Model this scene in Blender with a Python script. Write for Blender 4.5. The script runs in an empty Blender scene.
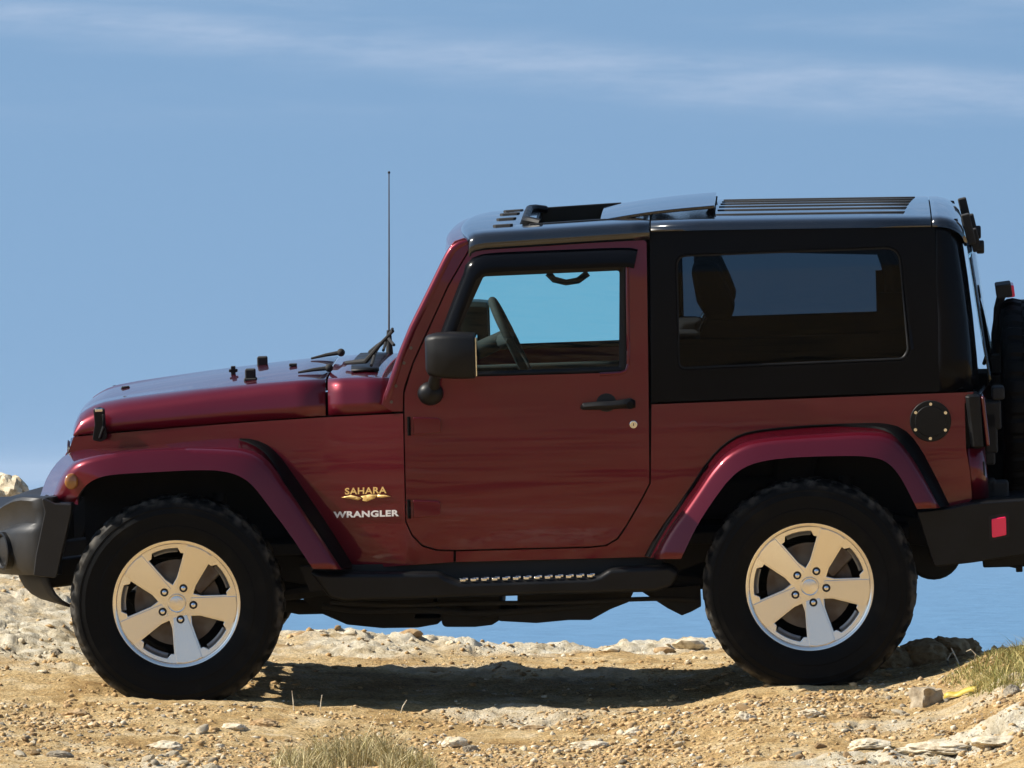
import bpy, bmesh, math, random
import numpy as np
from mathutils import Vector, Matrix, noise as mnoise
R_ = math.radians
random.seed(7); rng = np.random.default_rng(11)
S = bpy.context.scene
C = S.collection
# ------------------------------------------------------------------ camera
FPX = 261.3*45.0                 # focal length in pixels (long telephoto)
CAM = Vector((0, -45.9, 0)); HZ = 471.0
cd = bpy.data.cameras.new("camera"); cam = bpy.data.objects.new("camera", cd); C.objects.link(cam)
cam.location = CAM; cam.rotation_euler = (R_(90), 0, 0)
cd.sensor_width = 36; cd.lens = FPX*36/1024; cd.shift_y = (HZ-384)/1024.0
cd.clip_start = 0.5; cd.clip_end = 90000
S.camera = cam
# ------------------------------------------------------------------ sun + sky
SUN_DIR = Vector((-1.18, -0.04, 1.0)).normalized()      # towards the sun
SUN_EL = math.asin(SUN_DIR.z); SUN_ROT = math.atan2(SUN_DIR.x, SUN_DIR.y)
sd = bpy.data.lights.new("sun", 'SUN'); sd.energy = 5.0; sd.angle = R_(0.5); sd.color = (1.0, .94, .84)
so = bpy.data.objects.new("sun", sd); C.objects.link(so)
so.rotation_euler = SUN_DIR.to_track_quat('Z', 'Y').to_euler()
W = bpy.data.worlds.new("World"); S.world = W; W.use_nodes = True
def N(nt, t, **kw):
    n = nt.nodes.new(t)
    for k, v in kw.items(): setattr(n, k, v)
    return n
def build_world():
    nt = W.node_tree; nt.nodes.clear(); L = nt.links.new
    out = N(nt, 'ShaderNodeOutputWorld'); bg = N(nt, 'ShaderNodeBackground'); L(bg.outputs[0], out.inputs[0])
    tc = N(nt, 'ShaderNodeTexCoord'); sp = N(nt, 'ShaderNodeSeparateXYZ'); L(tc.outputs['Generated'], sp.inputs[0])
    z = N(nt, 'ShaderNodeMath', operation='MULTIPLY_ADD'); L(sp.outputs[2], z.inputs[0]); z.inputs[1].default_value = .75; z.inputs[2].default_value = .30
    cb = N(nt, 'ShaderNodeCombineXYZ'); L(sp.outputs[0], cb.inputs[0]); L(sp.outputs[1], cb.inputs[1]); L(z.outputs[0], cb.inputs[2])
    nm = N(nt, 'ShaderNodeVectorMath', operation='NORMALIZE'); L(cb.outputs[0], nm.inputs[0])
    sky = N(nt, 'ShaderNodeTexSky', sky_type='NISHITA'); sky.sun_disc = False
    sky.sun_elevation = SUN_EL; sky.sun_rotation = SUN_ROT; sky.altitude = 50; sky.air_density = 1.0; sky.dust_density = .6; sky.ozone_density = 1.2
    L(nm.outputs[0], sky.inputs[0])
    hs = N(nt, 'ShaderNodeHueSaturation'); hs.inputs['Saturation'].default_value = SKY_SAT; hs.inputs['Value'].default_value = 1.0
    L(sky.outputs[0], hs.inputs['Color'])
    tint = N(nt, 'ShaderNodeMix', data_type='RGBA', blend_type='MULTIPLY'); tint.inputs[0].default_value = 1
    L(hs.outputs[0], tint.inputs[6]); tint.inputs[7].default_value = SKY_TINT
    # thin high cloud: long streaks low over the sea
    mp = N(nt, 'ShaderNodeMapping'); L(tc.outputs['Generated'], mp.inputs[0]); mp.inputs['Scale'].default_value = (1, 1, 9); mp.inputs['Rotation'].default_value = (0, R_(-4.2), 0)
    n1 = N(nt, 'ShaderNodeTexNoise'); L(mp.outputs[0], n1.inputs[0]); n1.inputs['Scale'].default_value = 17; n1.inputs['Detail'].default_value = 7; n1.inputs['Roughness'].default_value = .55
    # the main streak: a band tilted down to the right
    el = N(nt, 'ShaderNodeMath', operation='MULTIPLY_ADD'); L(sp.outputs[0], el.inputs[0]); el.inputs[1].default_value = .083; L(sp.outputs[2], el.inputs[2])
    dn = N(nt, 'ShaderNodeMath', operation='MULTIPLY_ADD'); L(n1.outputs[0], dn.inputs[0]); dn.inputs[1].default_value = .006; L(el.outputs[0], dn.inputs[2])
    df = N(nt, 'ShaderNodeMath', operation='SUBTRACT'); L(dn.outputs[0], df.inputs[0]); df.inputs[1].default_value = .0378
    ab = N(nt, 'ShaderNodeMath', operation='ABSOLUTE'); L(df.outputs[0], ab.inputs[0])
    band = N(nt, 'ShaderNodeMapRange', interpolation_type='SMOOTHSTEP'); L(ab.outputs[0], band.inputs[0]); band.inputs[1].default_value = .0034; band.inputs[2].default_value = .0; band.inputs[3].default_value = 0; band.inputs[4].default_value = 1
    # general wisps above
    wr = N(nt, 'ShaderNodeMapRange', interpolation_type='SMOOTHSTEP'); L(n1.outputs[0], wr.inputs[0]); wr.inputs[1].default_value = .46; wr.inputs[2].default_value = .72
    up = N(nt, 'ShaderNodeMapRange', interpolation_type='SMOOTHSTEP'); L(sp.outputs[2], up.inputs[0]); up.inputs[1].default_value = .026; up.inputs[2].default_value = .040
    m1 = N(nt, 'ShaderNodeMath', operation='MULTIPLY'); L(wr.outputs[0], m1.inputs[0]); L(up.outputs[0], m1.inputs[1])
    ad = N(nt, 'ShaderNodeMath', operation='MAXIMUM'); L(band.outputs[0], ad.inputs[0]); L(m1.outputs[0], ad.inputs[1])
    mp2 = N(nt, 'ShaderNodeMapping'); L(tc.outputs['Generated'], mp2.inputs[0]); mp2.inputs['Scale'].default_value = (1, 1, 6); mp2.inputs['Rotation'].default_value = (0, R_(-5), 0)
    n2 = N(nt, 'ShaderNodeTexNoise'); L(mp2.outputs[0], n2.inputs[0]); n2.inputs['Scale'].default_value = 75; n2.inputs['Detail'].default_value = 9; n2.inputs['Roughness'].default_value = .65
    f2 = N(nt, 'ShaderNodeMapRange'); L(n2.outputs[0], f2.inputs[0]); f2.inputs[1].default_value = .36; f2.inputs[2].default_value = .66; f2.inputs[3].default_value = .30; f2.inputs[4].default_value = 1.1
    ad2 = N(nt, 'ShaderNodeMath', operation='MULTIPLY'); L(ad.outputs[0], ad2.inputs[0]); L(f2.outputs[0], ad2.inputs[1]); ad = ad2
    fac = N(nt, 'ShaderNodeMath', operation='MULTIPLY'); L(ad.outputs[0], fac.inputs[0]); fac.inputs[1].default_value = .26
    mx = N(nt, 'ShaderNodeMix', data_type='RGBA'); L(fac.outputs[0], mx.inputs[0]); L(tint.outputs[2], mx.inputs[6]); mx.inputs[7].default_value = CLOUD
    L(mx.outputs[2], bg.inputs[0]); bg.inputs[1].default_value = SKY_STR
SKY_SAT = 0.95; SKY_TINT = (.89, 1.02, 1.05, 1); CLOUD = (5.2, 5.6, 6.6, 1); SKY_STR = .086
build_world()
S.view_settings.view_transform = 'Standard'; S.view_settings.look = 'None'; S.view_settings.exposure = 0.72; S.view_settings.gamma = 1
S.view_settings.use_curve_mapping = False
S.cycles.max_bounces = 10; S.cycles.transparent_max_bounces = 16; S.cycles.glossy_bounces = 5

# ------------------------------------------------------------------ material helpers
def mat(name, col, rough=.5, metal=0.0, coat=0.0, coat_rough=.03, spec=.5, noise=None, bump=None, emit=None):
    m = bpy.data.materials.new(name); m.use_nodes = True; nt = m.node_tree; b = nt.nodes['Principled BSDF']; L = nt.links.new
    b.inputs['Base Color'].default_value = (*col, 1); b.inputs['Roughness'].default_value = rough; b.inputs['Metallic'].default_value = metal
    b.inputs['Coat Weight'].default_value = coat; b.inputs['Coat Roughness'].default_value = coat_rough; b.inputs['Specular IOR Level'].default_value = spec
    tc = N(nt, 'ShaderNodeTexCoord')
    if noise:   # (scale, colour2, lo, hi, rough_delta)
        sc, c2, lo, hi, rd = noise
        n = N(nt, 'ShaderNodeTexNoise'); n.inputs['Scale'].default_value = sc; n.inputs['Detail'].default_value = 6; L(tc.outputs['Object'], n.inputs[0])
        mr = N(nt, 'ShaderNodeMapRange'); L(n.outputs[0], mr.inputs[0]); mr.inputs[1].default_value = lo; mr.inputs[2].default_value = hi
        mx = N(nt, 'ShaderNodeMix', data_type='RGBA'); L(mr.outputs[0], mx.inputs[0]); mx.inputs[6].default_value = (*col, 1); mx.inputs[7].default_value = (*c2, 1)
        L(mx.outputs[2], b.inputs['Base Color'])
        r2 = N(nt, 'ShaderNodeMath', operation='MULTIPLY_ADD'); L(mr.outputs[0], r2.inputs[0]); r2.inputs[1].default_value = rd; r2.inputs[2].default_value = rough; L(r2.outputs[0], b.inputs['Roughness'])
    if bump:
        n = N(nt, 'ShaderNodeTexNoise'); n.inputs['Scale'].default_value = bump[0]; n.inputs['Detail'].default_value = 4; L(tc.outputs['Object'], n.inputs[0])
        bp = N(nt, 'ShaderNodeBump'); bp.inputs['Strength'].default_value = bump[1]; bp.inputs['Distance'].default_value = bump[2]; L(n.outputs[0], bp.inputs['Height']); L(bp.outputs[0], b.inputs['Normal'])
    return m
PAINT = mat('maroon_paint', (.105, .0028, .0115), .34, .45, 1.0, .03, spec=.2, noise=(2.4, (.116, .0045, .0135), .35, .7, .05), bump=(2.2, .22, .005))
PAINT.node_tree.nodes['Principled BSDF'].inputs['Coat IOR'].default_value = 1.40
BLACKP = mat('gloss_black_top', (.0035, .004, .0055), .16, 0, 0, .06, spec=.09, noise=(3, (.005, .005, .006), .4, .7, .06), bump=(2.5, .06, .004))
ROOFP = mat('black_roof_paint', (.006, .008, .012), .13, 0, .9, .03, noise=(5, (.010, .011, .013), .45, .8, .06))
PLAST = mat('black_plastic', (.0055, .0055, .006), .40, spec=.22, noise=(9, (.011, .0105, .010), .4, .75, .12), bump=(160, .25, .001))
GREYP = mat('grey_bumper_plastic', (.012, .012, .0125), .46, spec=.4, noise=(8, (.022, .021, .020), .42, .8, .1), bump=(220, .3, .001))
DARK = mat('underbody_black', (.008, .008, .008), .8, noise=(6, (.022, .019, .015), .45, .8, .05))
TRIM_SHADE = mat('trim_and_shade_black', (.002, .002, .002), .5, spec=.08, noise=(9, (.004, .004, .004), .5, .85, .1))  # near black for the flare seal with its painted shade, and hinge pins
RUBC = mat('spare_rubber', (.0035, .0035, .0035), .6, spec=.12, noise=(9, (.008, .008, .008), .5, .85, .1))
RUB = mat('tyre_rubber', (.0035, .0035, .0035), .6, spec=.12, noise=(9, (.016, .014, .011), .55, .85, .1), bump=(60, .2, .002))
def dusty(m):
    nt = m.node_tree; b = nt.nodes['Principled BSDF']; L = nt.links.new; src = b.inputs['Base Color'].links[0].from_socket
    tc = N(nt, 'ShaderNodeTexCoord'); sp = N(nt, 'ShaderNodeSeparateXYZ'); L(tc.outputs['Object'], sp.inputs[0]); cb = N(nt, 'ShaderNodeCombineXYZ'); L(sp.outputs[0], cb.inputs[0]); L(sp.outputs[2], cb.inputs[2])
    ln = N(nt, 'ShaderNodeVectorMath', operation='LENGTH'); L(cb.outputs[0], ln.inputs[0])
    r = N(nt, 'ShaderNodeMapRange'); L(ln.outputs['Value'], r.inputs[0]); r.inputs[1].default_value = .376; r.inputs[2].default_value = .408
    n = N(nt, 'ShaderNodeTexNoise'); n.inputs['Scale'].default_value = 24; n.inputs['Detail'].default_value = 5; L(tc.outputs['Object'], n.inputs[0])
    q = N(nt, 'ShaderNodeMapRange'); L(n.outputs[0], q.inputs[0]); q.inputs[1].default_value = .42; q.inputs[2].default_value = .66
    k = N(nt, 'ShaderNodeMath', operation='MULTIPLY'); L(r.outputs[0], k.inputs[0]); L(q.outputs[0], k.inputs[1])
    mx = N(nt, 'ShaderNodeMix', data_type='RGBA'); L(k.outputs[0], mx.inputs[0]); L(src, mx.inputs[6]); mx.inputs[7].default_value = (.10, .09, .075, 1); L(mx.outputs[2], b.inputs['Base Color'])
dusty(RUB)
ALLOY = mat('alloy', (.88, .83, .74), .20, .92, noise=(5, (.84, .79, .70), .4, .7, .04))
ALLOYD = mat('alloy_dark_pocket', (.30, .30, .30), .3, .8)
STEEL = mat('brake_steel', (.12, .11, .10), .5, .8, noise=(14, (.09, .06, .04), .4, .7, .1))
CHROME = mat('chrome', (.75, .75, .76), .12, 1.0)
SEAT = mat('dark_cloth', (.007, .007, .008), .85, bump=(300, .3, .002))
GOLD = mat('gold_emblem', (.95, .62, .22), .35, .2)
SILV = mat('silver_lettering', (.92, .88, .86), .4, .1)
AMBER = mat('amber_lens', (.26, .10, .02), .15, 0, 1.0)
RED = mat('red_lens', (.95, .015, .10), .25, 0, .3)
REDD = mat('dark_red_lens', (.09, .004, .008), .2, 0, .5)
MIRG = mat('mirror_glass', (.8, .8, .8), .03, 1.0)
def glass(name, col, ior, roughv=.0):
    m = bpy.data.materials.new(name); m.use_nodes = True; nt = m.node_tree; nt.nodes.clear(); L = nt.links.new
    o = N(nt, 'ShaderNodeOutputMaterial'); t = N(nt, 'ShaderNodeBsdfTransparent'); t.inputs[0].default_value = (*col, 1)
    g = N(nt, 'ShaderNodeBsdfGlossy'); g.inputs['Roughness'].default_value = roughv; g.inputs[0].default_value = (1, 1, 1, 1)
    fr = N(nt, 'ShaderNodeFresnel'); fr.inputs[0].default_value = ior; mx = N(nt, 'ShaderNodeMixShader')
    L(fr.outputs[0], mx.inputs[0]); L(t.outputs[0], mx.inputs[1]); L(g.outputs[0], mx.inputs[2]); L(mx.outputs[0], o.inputs[0])
    return m
GL_F = glass('tinted_door_glass', (.76, 1.0, .97), 1.25)
GL_W = glass('windscreen_glass', (.85, .93, .93), 1.5)
GL_D = glass('dark_privacy_glass', (.25, .29, .32), 1.20)

# ------------------------------------------------------------------ car frame
CARM = Matrix.Translation((-.0381471, 0, -.7909888)) @ Matrix.Rotation(R_(-1.5), 4, 'Z') @ Matrix.Rotation(R_(4.7), 4, 'X') @ Matrix.Rotation(-.0272183, 4, 'Y')
CARI = CARM.inverted(); CO = CARI @ CAM; CR = CARI.to_3x3()
car = bpy.data.objects.new('off_road_car', None); C.objects.link(car); car.matrix_world = CARM
car.empty_display_size = .3
car['label'] = 'dark red two-door off-road car with black hard top and tan alloy wheels'
car['category'] = 'car'
def P(px, py, y=-.75):
    """photo outline point -> car x, z on the plane at depth y (y may be a function of x, z)"""
    d = CR @ Vector(((px-512)/FPX, 1, (HZ-py)/FPX))
    yy = y if not callable(y) else -.75
    for _ in range(5 if callable(y) else 1):
        t = (yy-CO.y)/d.y; x, z = CO.x+d.x*t, CO.z+d.z*t
        if callable(y): yy = -y(x, z)
    return (x, z)
def PP(pts, y=-.75): return [P(p[0], p[1], y) for p in pts]
def rpoly(pts, n=5):
    """corners (x, y, r) -> rounded outline"""
    out = []; m = len(pts)
    for i in range(m):
        p = pts[i]; r = p[2] if len(p) > 2 else 0
        if r <= 0: out.append((p[0], p[1])); continue
        a = Vector(pts[i-1][:2]); b = Vector(p[:2]); c = Vector(pts[(i+1) % m][:2])
        u, v = (a-b), (c-b); lu, lv = u.length, v.length; u.normalize(); v.normalize()
        ang = u.angle(v); d = min(r/math.tan(ang/2), lu*.48, lv*.48)
        p0, p2 = b+u*d, b+v*d
        for k in range(n+1):
            t = k/n; q = p0*(1-t)**2+b*2*t*(1-t)+p2*t*t; out.append((q.x, q.y))
    return out
def resample(pts, n):
    pts = [Vector(p) for p in pts]; d = [0]
    for a, b in zip(pts, pts[1:]): d.append(d[-1]+(b-a).length)
    out = []; j = 0
    for i in range(n):
        s = d[-1]*i/(n-1)
        while j < len(d)-2 and d[j+1] < s: j += 1
        t = (s-d[j])/max(1e-9, d[j+1]-d[j]); out.append(pts[j].lerp(pts[j+1], min(1, t)))
    return out
def smooth_line(pts, n, it=2):
    """Chaikin then resample"""
    pts = [Vector(p) for p in pts]
    for _ in range(it):
        q = [pts[0]]
        for a, b in zip(pts, pts[1:]): q += [a*.75+b*.25, a*.25+b*.75]
        q.append(pts[-1]); pts = q
    return resample(pts, n)
def obj(name, bm, m, parent=None, bevel=0, seg=2, solid=0, ang=35, label=None, smooth=True):
    me = bpy.data.meshes.new(name); bm.normal_update(); bm.to_mesh(me); bm.free()
    me.materials.append(m)
    if smooth: me.shade_smooth(); me.set_sharp_from_angle(angle=R_(ang))
    o = bpy.data.objects.new(name, me); C.objects.link(o)
    if parent: o.parent = parent
    if solid:
        s = o.modifiers.new('thickness', 'SOLIDIFY'); s.thickness = solid; s.offset = -1
    if bevel:
        b = o.modifiers.new('edge', 'BEVEL'); b.width = bevel; b.segments = seg; b.limit_method = 'ANGLE'; b.angle_limit = R_(ang); b.harden_normals = True
    if label: o['label'] = label
    return o
def dupo(o, parent=None, loc=None, rot=None, name=None):
    c = o.copy(); C.objects.link(c); c.parent = parent if parent else o.parent
    if loc is not None: c.location = loc
    if rot is not None: c.rotation_euler = rot
    return c
def mirror_dup(bm):
    g = bmesh.ops.duplicate(bm, geom=bm.verts[:]+bm.edges[:]+bm.faces[:])
    vs = [v for v in g['geom'] if isinstance(v, bmesh.types.BMVert)]; fs = [f for f in g['geom'] if isinstance(f, bmesh.types.BMFace)]
    for v in vs: v.co.y = -v.co.y
    bmesh.ops.reverse_faces(bm, faces=fs)
def flip_far(bm):
    for v in bm.verts: v.co.y = -v.co.y
    bmesh.ops.reverse_faces(bm, faces=bm.faces[:])
def add_plate(bm, outer, holes, yf, zs=.05, xs=.09, off=0):
    b = bmesh.new()
    for loop in [outer]+list(holes):
        vs = [b.verts.new((p[0], 0, p[1])) for p in loop]
        for i in range(len(vs)): b.edges.new((vs[i-1], vs[i]))
    bmesh.ops.triangle_fill(b, use_beauty=True, use_dissolve=False, edges=b.edges[:], normal=(0, -1, 0))
    xsv = [v.co.x for v in b.verts]; zsv = [v.co.z for v in b.verts]
    def cuts(lo, hi, st, no):
        k = math.floor(lo/st)+1
        while k*st < hi:
            co = [0, 0, 0]; co[no] = k*st; nn = [0, 0, 0]; nn[no] = 1
            bmesh.ops.bisect_plane(b, geom=b.verts[:]+b.edges[:]+b.faces[:], plane_co=co, plane_no=nn, dist=1e-5); k += 1
    if zs: cuts(min(zsv), max(zsv), zs, 2)
    if xs: cuts(min(xsv), max(xsv), xs, 0)
    for v in b.verts: v.co.y = -(yf(v.co.x, v.co.z) if callable(yf) else yf)-off
    bmesh.ops.recalc_face_normals(b, faces=b.faces[:]); b.normal_update()
    if sum(f.normal.y*f.calc_area() for f in b.faces) > 0: bmesh.ops.reverse_faces(b, faces=b.faces[:])
    me = bpy.data.meshes.new('t'); b.to_mesh(me); b.free(); bm.from_mesh(me); bpy.data.meshes.remove(me)
def plate(outer, holes, yf, **k):
    bm = bmesh.new(); add_plate(bm, outer, holes, yf, **k); return bm
def add_loft(bm, secs, ring=False, caps=False):
    rows = [[bm.verts.new(p) for p in s] for s in secs]; n = len(rows[0])
    for a, b in zip(rows, rows[1:]):
        for i in range(n if ring else n-1):
            j = (i+1) % n
            try: bm.faces.new((a[i], a[j], b[j], b[i]))
            except ValueError: pass
    if caps and ring:
        bm.faces.new(rows[0][::-1]); bm.faces.new(rows[-1])
    return rows
def loft(secs, ring=False, caps=False):
    bm = bmesh.new(); add_loft(bm, secs, ring, caps); bmesh.ops.recalc_face_normals(bm, faces=bm.faces[:]); return bm
def add_tube(bm, pts, r, n=10, caps=True):
    pts = [Vector(p) for p in pts]; secs = []
    up = Vector((0, 0, 1))
    for i, p in enumerate(pts):
        t = (pts[min(i+1, len(pts)-1)]-pts[max(i-1, 0)]).normalized()
        a = t.cross(up)
        if a.length < .05: a = t.cross(Vector((0, 1, 0)))
        a.normalize(); b = t.cross(a).normalized(); rr = r[i] if isinstance(r, (list, tuple)) else r
        secs.append([p+a*rr*math.cos(2*math.pi*k/n)+b*rr*math.sin(2*math.pi*k/n) for k in range(n)])
    b2 = bmesh.new(); add_loft(b2, secs, True, caps); bmesh.ops.recalc_face_normals(b2, faces=b2.faces[:])
    me = bpy.data.meshes.new('t'); b2.to_mesh(me); b2.free(); bm.from_mesh(me); bpy.data.meshes.remove(me)
def tube(pts, r, n=10):
    bm = bmesh.new(); add_tube(bm, pts, r, n); return bm
def add_box(bm, c, s, rot=None):
    m = Matrix.Translation(c) @ (rot.to_4x4() if rot else Matrix.Identity(4)) @ Matrix.Diagonal((*s, 1))
    bmesh.ops.create_cube(bm, size=1, matrix=m)
def box(c, s, rot=None):
    bm = bmesh.new(); add_box(bm, c, s, rot); return bm
def add_cyl(bm, a, b, r, n=20, r2=None):
    a, b = Vector(a), Vector(b); d = b-a
    bmesh.ops.create_cone(bm, cap_ends=True, segments=n, radius1=r, radius2=r if r2 is None else r2, depth=d.length,
                          matrix=Matrix.Translation((a+b)/2) @ d.to_track_quat('Z', 'Y').to_matrix().to_4x4())
def cyl(a, b, r, n=20, r2=None):
    bm = bmesh.new(); add_cyl(bm, a, b, r, n, r2); return bm
def add_prism(bm, pts, y0, y1):
    """outline in x, z extruded from y0 to y1"""
    b = bmesh.new(); v0 = [b.verts.new((p[0], y0, p[1])) for p in pts]; v1 = [b.verts.new((p[0], y1, p[1])) for p in pts]
    n = len(pts); b.faces.new(v0); b.faces.new(v1[::-1])
    for i in range(n): b.faces.new((v0[i], v1[i], v1[(i+1) % n], v0[(i+1) % n]))
    bmesh.ops.recalc_face_normals(b, faces=b.faces[:])
    me = bpy.data.meshes.new('t'); b.to_mesh(me); b.free(); bm.from_mesh(me); bpy.data.meshes.remove(me)
def prism(pts, y0, y1):
    bm = bmesh.new(); add_prism(bm, pts, y0, y1); return bm

# ------------------------------------------------------------------ body half-width
XF = P(73, 434, -.56)[0]; XH = P(327, 416, -.69)[0]; XD = P(404, 411, -.75)[0]; ZB = P(650, 402, -.74)[1]
def wx(x):
    if x < XH: t = max(0, (x-XF)/(XH-XF)); return .565+(.695-.565)*t
    if x < XD: t = (x-XH)/(XD-XH); return .695+(.752-.695)*t
    return .752
def bw(x, z):
    w = wx(x)
    if z < ZB: return w-.014*((z-.84)/.30)**2
    d = z-ZB; return w-.014*((ZB-.84)/.30)**2-.052*d-.036*d*d
# ------------------------------------------------------------------ terrain
CONTACT = np.array([[-400, 702], [-100, 699], [0, 699], [100, 701], [176, 702.5], [260, 708], [330, 712], [450, 713], [600, 712], [690, 706], [745, 692], [811, 687], [890, 686], [930, 680], [960, 669], [988, 657], [1024, 651], [1200, 645], [1500, 640]], float)
RIDGE = np.array([[-400, 555], [-100, 562], [0, 570], [70, 582], [150, 606], [230, 627], [290, 633], [340, 634], [430, 640], [480, 645], [540, 650], [600, 648], [690, 644], [760, 642], [860, 644], [940, 652], [975, 656], [1024, 656], [1200, 650], [1500, 640]], float)
YC, YR = -.90, 2.2
SC_C = 45.0/FPX; SC_R = (YR+45.9)/FPX
def sstep(a, b, x):
    t = np.clip((x-a)/(b-a), 0, 1); return t*t*(3-2*t)
_rt = np.random.default_rng(3)
def fbm(x, y, sc, octv, seed, gain=.5):
    """cheap value noise, vectorised"""
    r = np.random.default_rng(seed); T = r.random((256, 256)); v = 0; a = 1; tot = 0
    for o in range(octv):
        u, w = x*sc+17.3*o, y*sc-9.1*o
        iu, iw = np.floor(u).astype(int), np.floor(w).astype(int); fu, fw = u-iu, w-iw
        fu = fu*fu*(3-2*fu); fw = fw*fw*(3-2*fw)
        g = lambda i, j: T[i & 255, j & 255]
        v = v+a*((g(iu, iw)*(1-fu)+g(iu+1, iw)*fu)*(1-fw)+(g(iu, iw+1)*(1-fu)+g(iu+1, iw+1)*fu)*fw)
        tot += a; a *= gain; sc *= 2.03
    return v/tot*2-1
def ground_base(x, y):
    x = np.asarray(x, float); y = np.asarray(y, float)
    pc = x/SC_C+512; pr = x/SC_R+512
    zc = -(np.interp(pc, CONTACT[:, 0], CONTACT[:, 1])-HZ)*SC_C
    zr = -(np.interp(pr, RIDGE[:, 0], RIDGE[:, 1])-HZ)*SC_R
    t = (y-YC)/(YR-YC)
    mid = zc+(zr-zc)*np.clip(t, 0, 1)
    # towards the camera the hillside falls away, flattens, then rises into low far hills
    d = np.clip(YC-y, 0, None)
    z = mid-np.where(d < 22, .088*d-.0010*d*d, .088*22-.0010*484+.044*np.minimum(d-22, 40)*(1-np.minimum(d-22, 40)/80))
    z = z+sstep(90, 700, d)*(14+9*np.sin(x*.004+1)+5*np.sin(x*.011+.4))
    # behind the ridge: a short fall to the sea cliff
    b = np.clip(y-YR-.35, 0, None)
    z = z-.30*b-.55*b*b/(1+.25*b)
    return np.maximum(z, -60)
def rock_mask(x, y):
    """pale limestone showing through the soil"""
    px = x/SC_C+512
    m = np.zeros_like(x)
    def blob(cx, cy, rx, ry, k=1.0):
        e = ((x-cx)/rx)**2+((y-cy)/ry)**2
        return k*np.clip(1.25-e, 0, 1)
    for b in ((-1.75, .75, .8, 1.0, 1), (-2.2, 1.6, 1.2, 1.0, .9), (-.75, 1.9, .65, .9, 1), (-.25, 2.1, .7, .7, .8), (1.75, -3.15, .55, .45, 1), (2.3, -2.6, .5, .40, .8), (1.2, -3.6, .9, .5, .8), (.2, -3.5, .8, .5, .6), (-1.0, -3.3, .6, .5, .6), (.75, 2.2, .5, .5, .7), (-1.35, .1, .35, .45, .8)):
        m = np.maximum(m, blob(*b))
    n = fbm(x, y, 2.1, 4, 21); m = np.clip(m+n*.95-.12, 0, 1)*(m > 0)
    return np.maximum(sstep(.25, .8, m), .7*sstep(.34, .6, fbm(x*.6, y, 1.3, 4, 5)))
def ground_z(x, y, detail=True):
    x = np.asarray(x, float); y = np.asarray(y, float); z = ground_base(x, y)
    if not detail: return z
    near = np.exp(-np.clip(np.abs(x)-3, 0, None)/4)*np.exp(-np.clip(-y-6, 0, None)/6)
    z = z+.030*fbm(x, y, .9, 3, 1)+near*(.016*fbm(x, y, 5, 3, 2, .6)+.014*np.abs(fbm(x, y*.8, 13, 3, 4, .65))+.010*np.abs(fbm(x, y*.7, 31, 3, 14, .7))*(.4+.6*sstep(-.2, .3, fbm(x, y, 1.6, 2, 19))))
    far = np.clip(-y-8, 0, 60)/60; z = z+far*1.1*fbm(x, y, .06, 4, 9)
    m = rock_mask(x, y)*near
    r = fbm(x, y*1.2, 3.2, 4, 8, .55); led = np.round(r*5)/5*.6+r*.4
    z = z+m*(.055*led+.014+.014*np.abs(fbm(x, y, 11, 3, 6))-.032*np.exp(-np.abs(fbm(x, y*1.7, 3.4, 4, 41, .6))*17)-.018*np.exp(-np.abs(fbm(x, y*1.5, 9, 3, 44, .6))*13))
    # wheel tracks: flat where the tyres stand
    for (wx_, wy_) in WHEELS:
        g = np.exp(-(((x-wx_)/.26)**2+((y-wy_)/.20)**2)**2)
        z = z*(1-g)+g*(WZ[(wx_, wy_)]+.006*fbm(x, y, 16, 2, 12))
    return z
WHEELS = []; WZ = {}
for lx, ly in ((-1.212, -.79), (1.212, -.79), (-1.212, .79), (1.212, .79)):
    p = CARM @ Vector((lx, ly, .006)); WHEELS.append((p.x, p.y)); WZ[(p.x, p.y)] = p.z
def axis(dense_lo, dense_hi, st, lo, hi, gr=1.13):
    c = list(np.arange(dense_lo, dense_hi+1e-6, st)); s = st; v = c[-1]
    while v < hi: s *= gr; v += s; c.append(v)
    s = st; v = c[0]; pre = []
    while v > lo: s *= gr; v -= s; pre.append(v)
    return np.array(pre[::-1]+c)
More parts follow.
